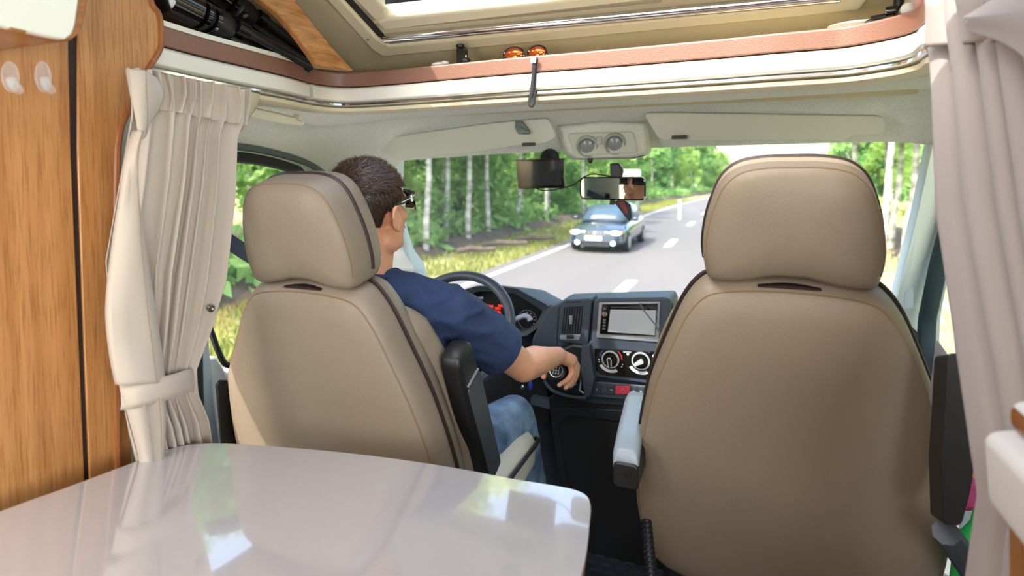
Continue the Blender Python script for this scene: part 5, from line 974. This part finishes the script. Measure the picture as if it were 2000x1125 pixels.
while cnt < 9000:
    th = math.acos(1 - rng.random()*1.55); ph = rng.uniform(0, 2*PI); p = scalp(th, ph)
    if p.z < -.02: kz = 1 - (-.02 - p.z)*3.0; p = V((p.x*kz, (p.y + .01)*kz - .01, p.z))
    if not in_hair(p.x, p.y, p.z): continue
    cnt += 1; nr = V((p.x/.0765**2, (p.y + .01)/.0975**2, (p.z - .028)/.0895**2)).normalized(); k = max(0, min(1, (p.z + .01)/.06)); L = .005 + .027*k*rng.uniform(.6, 1.15)
    fl = V((.35*math.sin(p.y*60), 1.0, .1)) if p.z > .055 else V((0, -.25 if p.y < 0 else .1, -1.1)); sw = noise.noise_vector(p*34)*1.0
    t_ = fl + sw + V((rng.gauss(0, .3), rng.gauss(0, .3), rng.gauss(0, .25))); t_ = (t_ - nr*t_.dot(nr)).normalized(); d_ = (t_*(.95) + nr*(.22 + .38*k*rng.random())).normalized(); q = nr.cross(d_).normalized()*(.0007 + .0006*k); q0 = HC + HR @ p*1.002; d_ = HR @ d_; t_ = HR @ t_; nr = HR @ nr; q = HR @ q
    mid = q0 + d_*L*.55; b.add([q0 - q, q0 + q, mid + q*.8, mid - q*.8, q0 + (d_*L + t_*L*.15 - nr*L*.15)], [(0, 1, 2, 3), (3, 2, 4)])
hs = mk('hair_strands', b, M('hair_strand_brown', '3C2B21', .38), dr, smooth=False); hs['kind'] = 'stuff'
# t-shirt
b = B(); b.cap((-.805, 1.125, .56), (-.805, 1.14, .74), .135, .135).cap((-.805, 1.14, .74), (-.805, 1.15, .90), .135, .125)
for s in (-1, 1):
    b.cap((-.805 + s*.065, 1.125, .58), (-.805 + s*.085, 1.15, .90), .12, .105); b.cap(V((-.805 + s*.04, 1.115, 1.035)), SH[s] + V((0, -.005, .005)), .060, .064); b.cap(V((-.805 + s*.03, 1.13, .97)), SH[s], .08, .066)
    m_ = SH[s].lerp(EL[s], .66); u_ = (EL[s] - SH[s]).normalized(); b.tube([SH[s] - u_*.03, SH[s], SH[s].lerp(EL[s], .4), m_ - u_*.004, m_], [.05, .067, .066, .067, .067], 20)
shirt = mk('t_shirt', b, shirt_m, dr); d = shirt.modifiers.new('r', 'REMESH'); d.mode = 'VOXEL'; d.voxel_size = .0065; d = shirt.modifiers.new('s', 'SMOOTH'); d.factor = .5; d.iterations = 4; bake(shirt); shirt.data.shade_smooth()
ro = rootloc(dr)
for v in shirt.data.vertices:
    p = v.co + ro; s_ = noise.noise(V((p.x*9 + p.z*8, p.y*9, p.z*20)))*.014 + noise.noise(V((p.x*22 + p.z*18, p.y*20, p.z*34)))*.006 + noise.noise(V((p.x*40, p.y*40, p.z*12)))*.0012; q_ = noise.noise(V((p.x*11 - p.z*9, p.y*10 + p.z*5, p.z*15 + p.x*7))); s_ = s_*.75 + .006*math.exp(-(q_/.16)**2) - .002; v.co += v.normal*s_
mk('collar', B().tube([V((-.805, 1.098, 1.075)) + V((.066*math.cos(a), .066*math.sin(a), -.012*math.sin(a))) for a in (2*PI*k/28 for k in range(28))], .006, 8, closed=True), shirt_m, shirt)
for s in (-1, 1):
    m_ = SH[s].lerp(EL[s], .645); u_ = (EL[s] - SH[s]).normalized(); q_ = u_.orthogonal().normalized(); w_ = u_.cross(q_)
    mk('sleeve_hem', B().loft([[m_ + u_*h + (q_*math.cos(a) + w_*math.sin(a))*r for a in (2*PI*k/28 for k in range(28))] for r, h in ((.064, -.012), (.0685, -.010), (.069, .008), (.066, .010), (.050, .008))], cap0=False, cap1=False), shirt_m, shirt)
# jeans and shoes
b = B(); b.cap((-.87, 1.15, .55), (-.74, 1.15, .55), .125, .125)
for s in (-1, 1):
    b.cap(HIP[s], HIP[s].lerp(KN[s], .6), .098, .082).cap(HIP[s].lerp(KN[s], .6), KN[s], .082, .072); b.cap(KN[s], KN[s].lerp(AN[s], .4), .071, .065); b.tube([KN[s].lerp(AN[s], .35), KN[s].lerp(AN[s], .7), KN[s].lerp(AN[s], .98)], [.064, .058, .058], 18)
je = mk('jeans', b, denim, dr); d = je.modifiers.new('r', 'REMESH'); d.mode = 'VOXEL'; d.voxel_size = .008; d = je.modifiers.new('s', 'SMOOTH'); d.factor = .5; d.iterations = 3; bake(je); je.data.shade_smooth()
for v in je.data.vertices:
    p = v.co + ro; v.co += v.normal*(noise.noise(V((p.x*14, p.y*8, p.z*20)))*.006 + noise.noise(p*34)*.002)
for s in (-1, 1):
    a = AN[s]; b = B(); b.loft([[V((a.x + x*wd, a.y + y, max(.013, z0) + (z + 1)/2*h)) for x, z in rrect(0, 0, 2, 2, .6, 3)] for y, wd, z0, h in ((-.07, .03, .02, .07), (-.04, .042, .013, .09), (.05, .048, .013, .085), (.14, .05, .013, .06), (.19, .04, .014, .045), (.21, .02, .016, .03))]); mk('shoe', b, M('shoe_dark', '24262A', .6), dr, angle=70)
# sunglasses on his face
sgl = thing('sunglasses', 'black wraparound sunglasses with a pale stripe worn by the driver', 'sunglasses', hp(0, .09, .0))
for s in (-1, 1):
    b = B(); b.loft([[hp(s*x + dx, y, z + dz) for dx, dz in ((-.0016, -hh), (.0016, -hh), (.0016, hh), (-.0016, hh))] for x, y, z, hh in ((.0845, -.028, .012, .003), (.0865, .0, .017, .0035), (.083, .035, .018, .005), (.077, .066, .019, .008), (.070, .084, .020, .010))]); tm = mk('temple', b, gloss_black, sgl)
    mk('stripe', B().loft([[hp(s*x + dx, y, z + dz) for dx, dz in ((-.0022, -.0012), (.0022, -.0012), (.0022, .0012), (-.0022, .0012))] for x, y, z in ((.0865, .02, .018), (.081, .045, .0195), (.077, .066, .021), (.071, .084, .024))]), M('stripe_pale', 'C9D2C8', .4), tm)
    b = B(); rows = [[hp(s*x, y, z) for x, y, z in ((.070, .084, zz + .002), (.056, .101, zz), (.035, .112, zz), (.012, .114, zz + .002))] for zz in (.026, .012, -.004, -.016)]; b.grid(rows); mk('lens', b, M('dark_lens', '0C0F12', .08), sgl, solid=.002)
    mk('frame_top', B().tube([r_ + V((0, .001, .002)) for r_ in rows[0]], .003, 6), gloss_black, sgl)
mk('bridge', B().tube([hp(-.014, .115, .024), hp(.014, .115, .024)], .003, 6), gloss_black, sgl)
# ------------------------------------------------------------------ oncoming car
c0 = at(1161, 495, Z=GZ); car = thing('car', 'dark blue-grey estate car oncoming in the left lane, seen through the windscreen', 'car', (c0.x, c0.y, GZ))
cb = M('car_paint', '2E3F52', .22, metal=.4, coat=.8); cgl = M('car_glass', '3E5262', .15, spec=.4); hl_m = M('headlight', 'F4F8FF', .1, emit=2.2); trim_d = M('car_trim', '23282D', .5)
def cpt(x, y, z): return V((c0.x + x, c0.y + y, GZ + z))
def crow(y, hw, z0, z1): return [cpt(x, y, z) for x, z in ((hw*.88, z0), (hw*.98, z0 + .12), (hw, z0 + (z1 - z0)*.45), (hw*.97, z0 + (z1 - z0)*.75), (hw*.88, z1 - .03), (hw*.6, z1 + .01), (0, z1 + .025), (-hw*.6, z1 + .01), (-hw*.88, z1 - .03), (-hw*.97, z0 + (z1 - z0)*.75), (-hw, z0 + (z1 - z0)*.45), (-hw*.98, z0 + .12), (-hw*.88, z0))]
b = B(); b.loft([crow(*r) for r in ((.02, .62, .28, .60), (.06, .74, .22, .68), (.18, .83, .20, .72), (.5, .88, .18, .79), (1.25, .90, .18, .90), (2.2, .91, .18, .95), (3.8, .90, .2, .99), (4.5, .86, .24, .98), (4.7, .78, .3, .9))]); mk('body', b, cb, car, sub=1)
def crow2(y, hb, ht, z0, z1): return [cpt(x, y, z) for x, z in ((hb, z0), (hb*.99, z0 + (z1 - z0)*.15), (ht*1.04, z0 + (z1 - z0)*.85), (ht*.9, z1), (0, z1 + .02), (-ht*.9, z1), (-ht*1.04, z0 + (z1 - z0)*.85), (-hb*.99, z0 + (z1 - z0)*.15), (-hb, z0))]
b = B(); b.loft([crow2(*r) for r in ((1.12, .78, .74, .84, .90), (1.5, .79, .70, .86, 1.14), (2.0, .80, .62, .88, 1.40), (3.0, .80, .62, .9, 1.45), (4.2, .78, .60, .93, 1.42), (4.62, .76, .66, .93, 1.02))]); mk('cabin', b, cb, car, sub=1)
mk('windshield', B().grid([[cpt(x*k, y - .035 + .02*abs(x)**2, z + .055 - .05*abs(x)) for x in (-.66, -.35, 0, .35, .66)] for y, z, k in ((1.16, .90, 1.04), (1.52, 1.14, .97), (1.90, 1.36, .86))]), cgl, car, solid=.01)
for s in (-1, 1):
    mk('side_window', B().grid([[cpt(s*x, y, z) for y in ys] for x, z, ys in ((.815, .96, (1.55, 2.3, 3.1, 4.0)), (.70, 1.33, (2.0, 2.5, 3.1, 3.9)))]), cgl, car, solid=.02)
    h = mk('headlight', B().ell(cpt(s*.60, .10, .62), (.17, .08, .075), n=16, m=10), hl_m, car); mk('turn_signal', B().ell(cpt(s*.77, .19, .62), (.05, .07, .06)), M('amber', 'D98A3C', .3), car)
    mk('fog_lamp', B().lathe(cpt(s*.55, .04, .32), (0, -1, 0), [(.07, -.05), (.07, .01), (.04, .02), (.001, .02)], 16), hl_m, car)
    mk('door_mirror', B().ell(cpt(s*.98, 1.42, .98), (.12, .06, .07)), cb, car)
    for y in (.85, 3.75):
        wh = mk('wheel', B().lathe(cpt(s*.78, y, .31), (s, 0, 0), [(.001, -.08), (.31, -.08), (.31, .10), (.27, .13), (.2, .12), (.001, .12)], 28), rubber, car); mk('rim', B().lathe(cpt(s*.78, y, .31), (s, 0, 0), [(.2, .10), (.2, .135), (.16, .13), (.05, .14), (.001, .14)], 20), silver, wh)
    mk('wiper', B().tube([cpt(s*.45 - .1, 1.13, .93), cpt(s*.2, 1.3, 1.03)], .01, 6), trim_d, car)
mk('grille', B().slab([cpt(x, .015, z) for x, z in rrect(0, .60, .62, .17, .05)], (0, .06, 0)), chrome, car); 
for i in range(6): mk('grille_bar', B().box(cpt(-.24 + i*.096, .01, .60), (.02, .02, .14)), trim_d, car)
mk('emblem', B().lathe(cpt(0, -.0, .62), (0, -1, 0), [(.05, 0), (.05, .01), (.001, .012)], 18), silver, car)
mk('number_plate', B().box(cpt(-.04, -.005, .46), (.52, .02, .12)), M('plate_white', 'F2F2F0', .5), car)
mk('bumper_strip', B().loft([[cpt(x, .0 + .12*(x/.8)**4, z) for x in [i*.1 - .8 for i in range(17)]] + [cpt(x, .05 + .12*(x/.8)**4, z) for x in reversed([i*.1 - .8 for i in range(17)])] for z in (.36, .40, .53, .55)]), M('bumper_grey', '4A5762', .35), car)
mk('lower_intake', B().slab([cpt(x, .03, z) for x, z in rrect(0, .27, .9, .12, .04)], (0, .06, 0)), trim_d, car); mk('bonnet_badge', B().box(cpt(0, .35, .80), (.06, .06, .02)), silver, car)
for s in (-1, 1): mk('roof_rail', B().tube([cpt(s*.56, 2.1, 1.44), cpt(s*.57, 3.0, 1.49), cpt(s*.56, 4.1, 1.45)], .02, 6), trim_d, car)
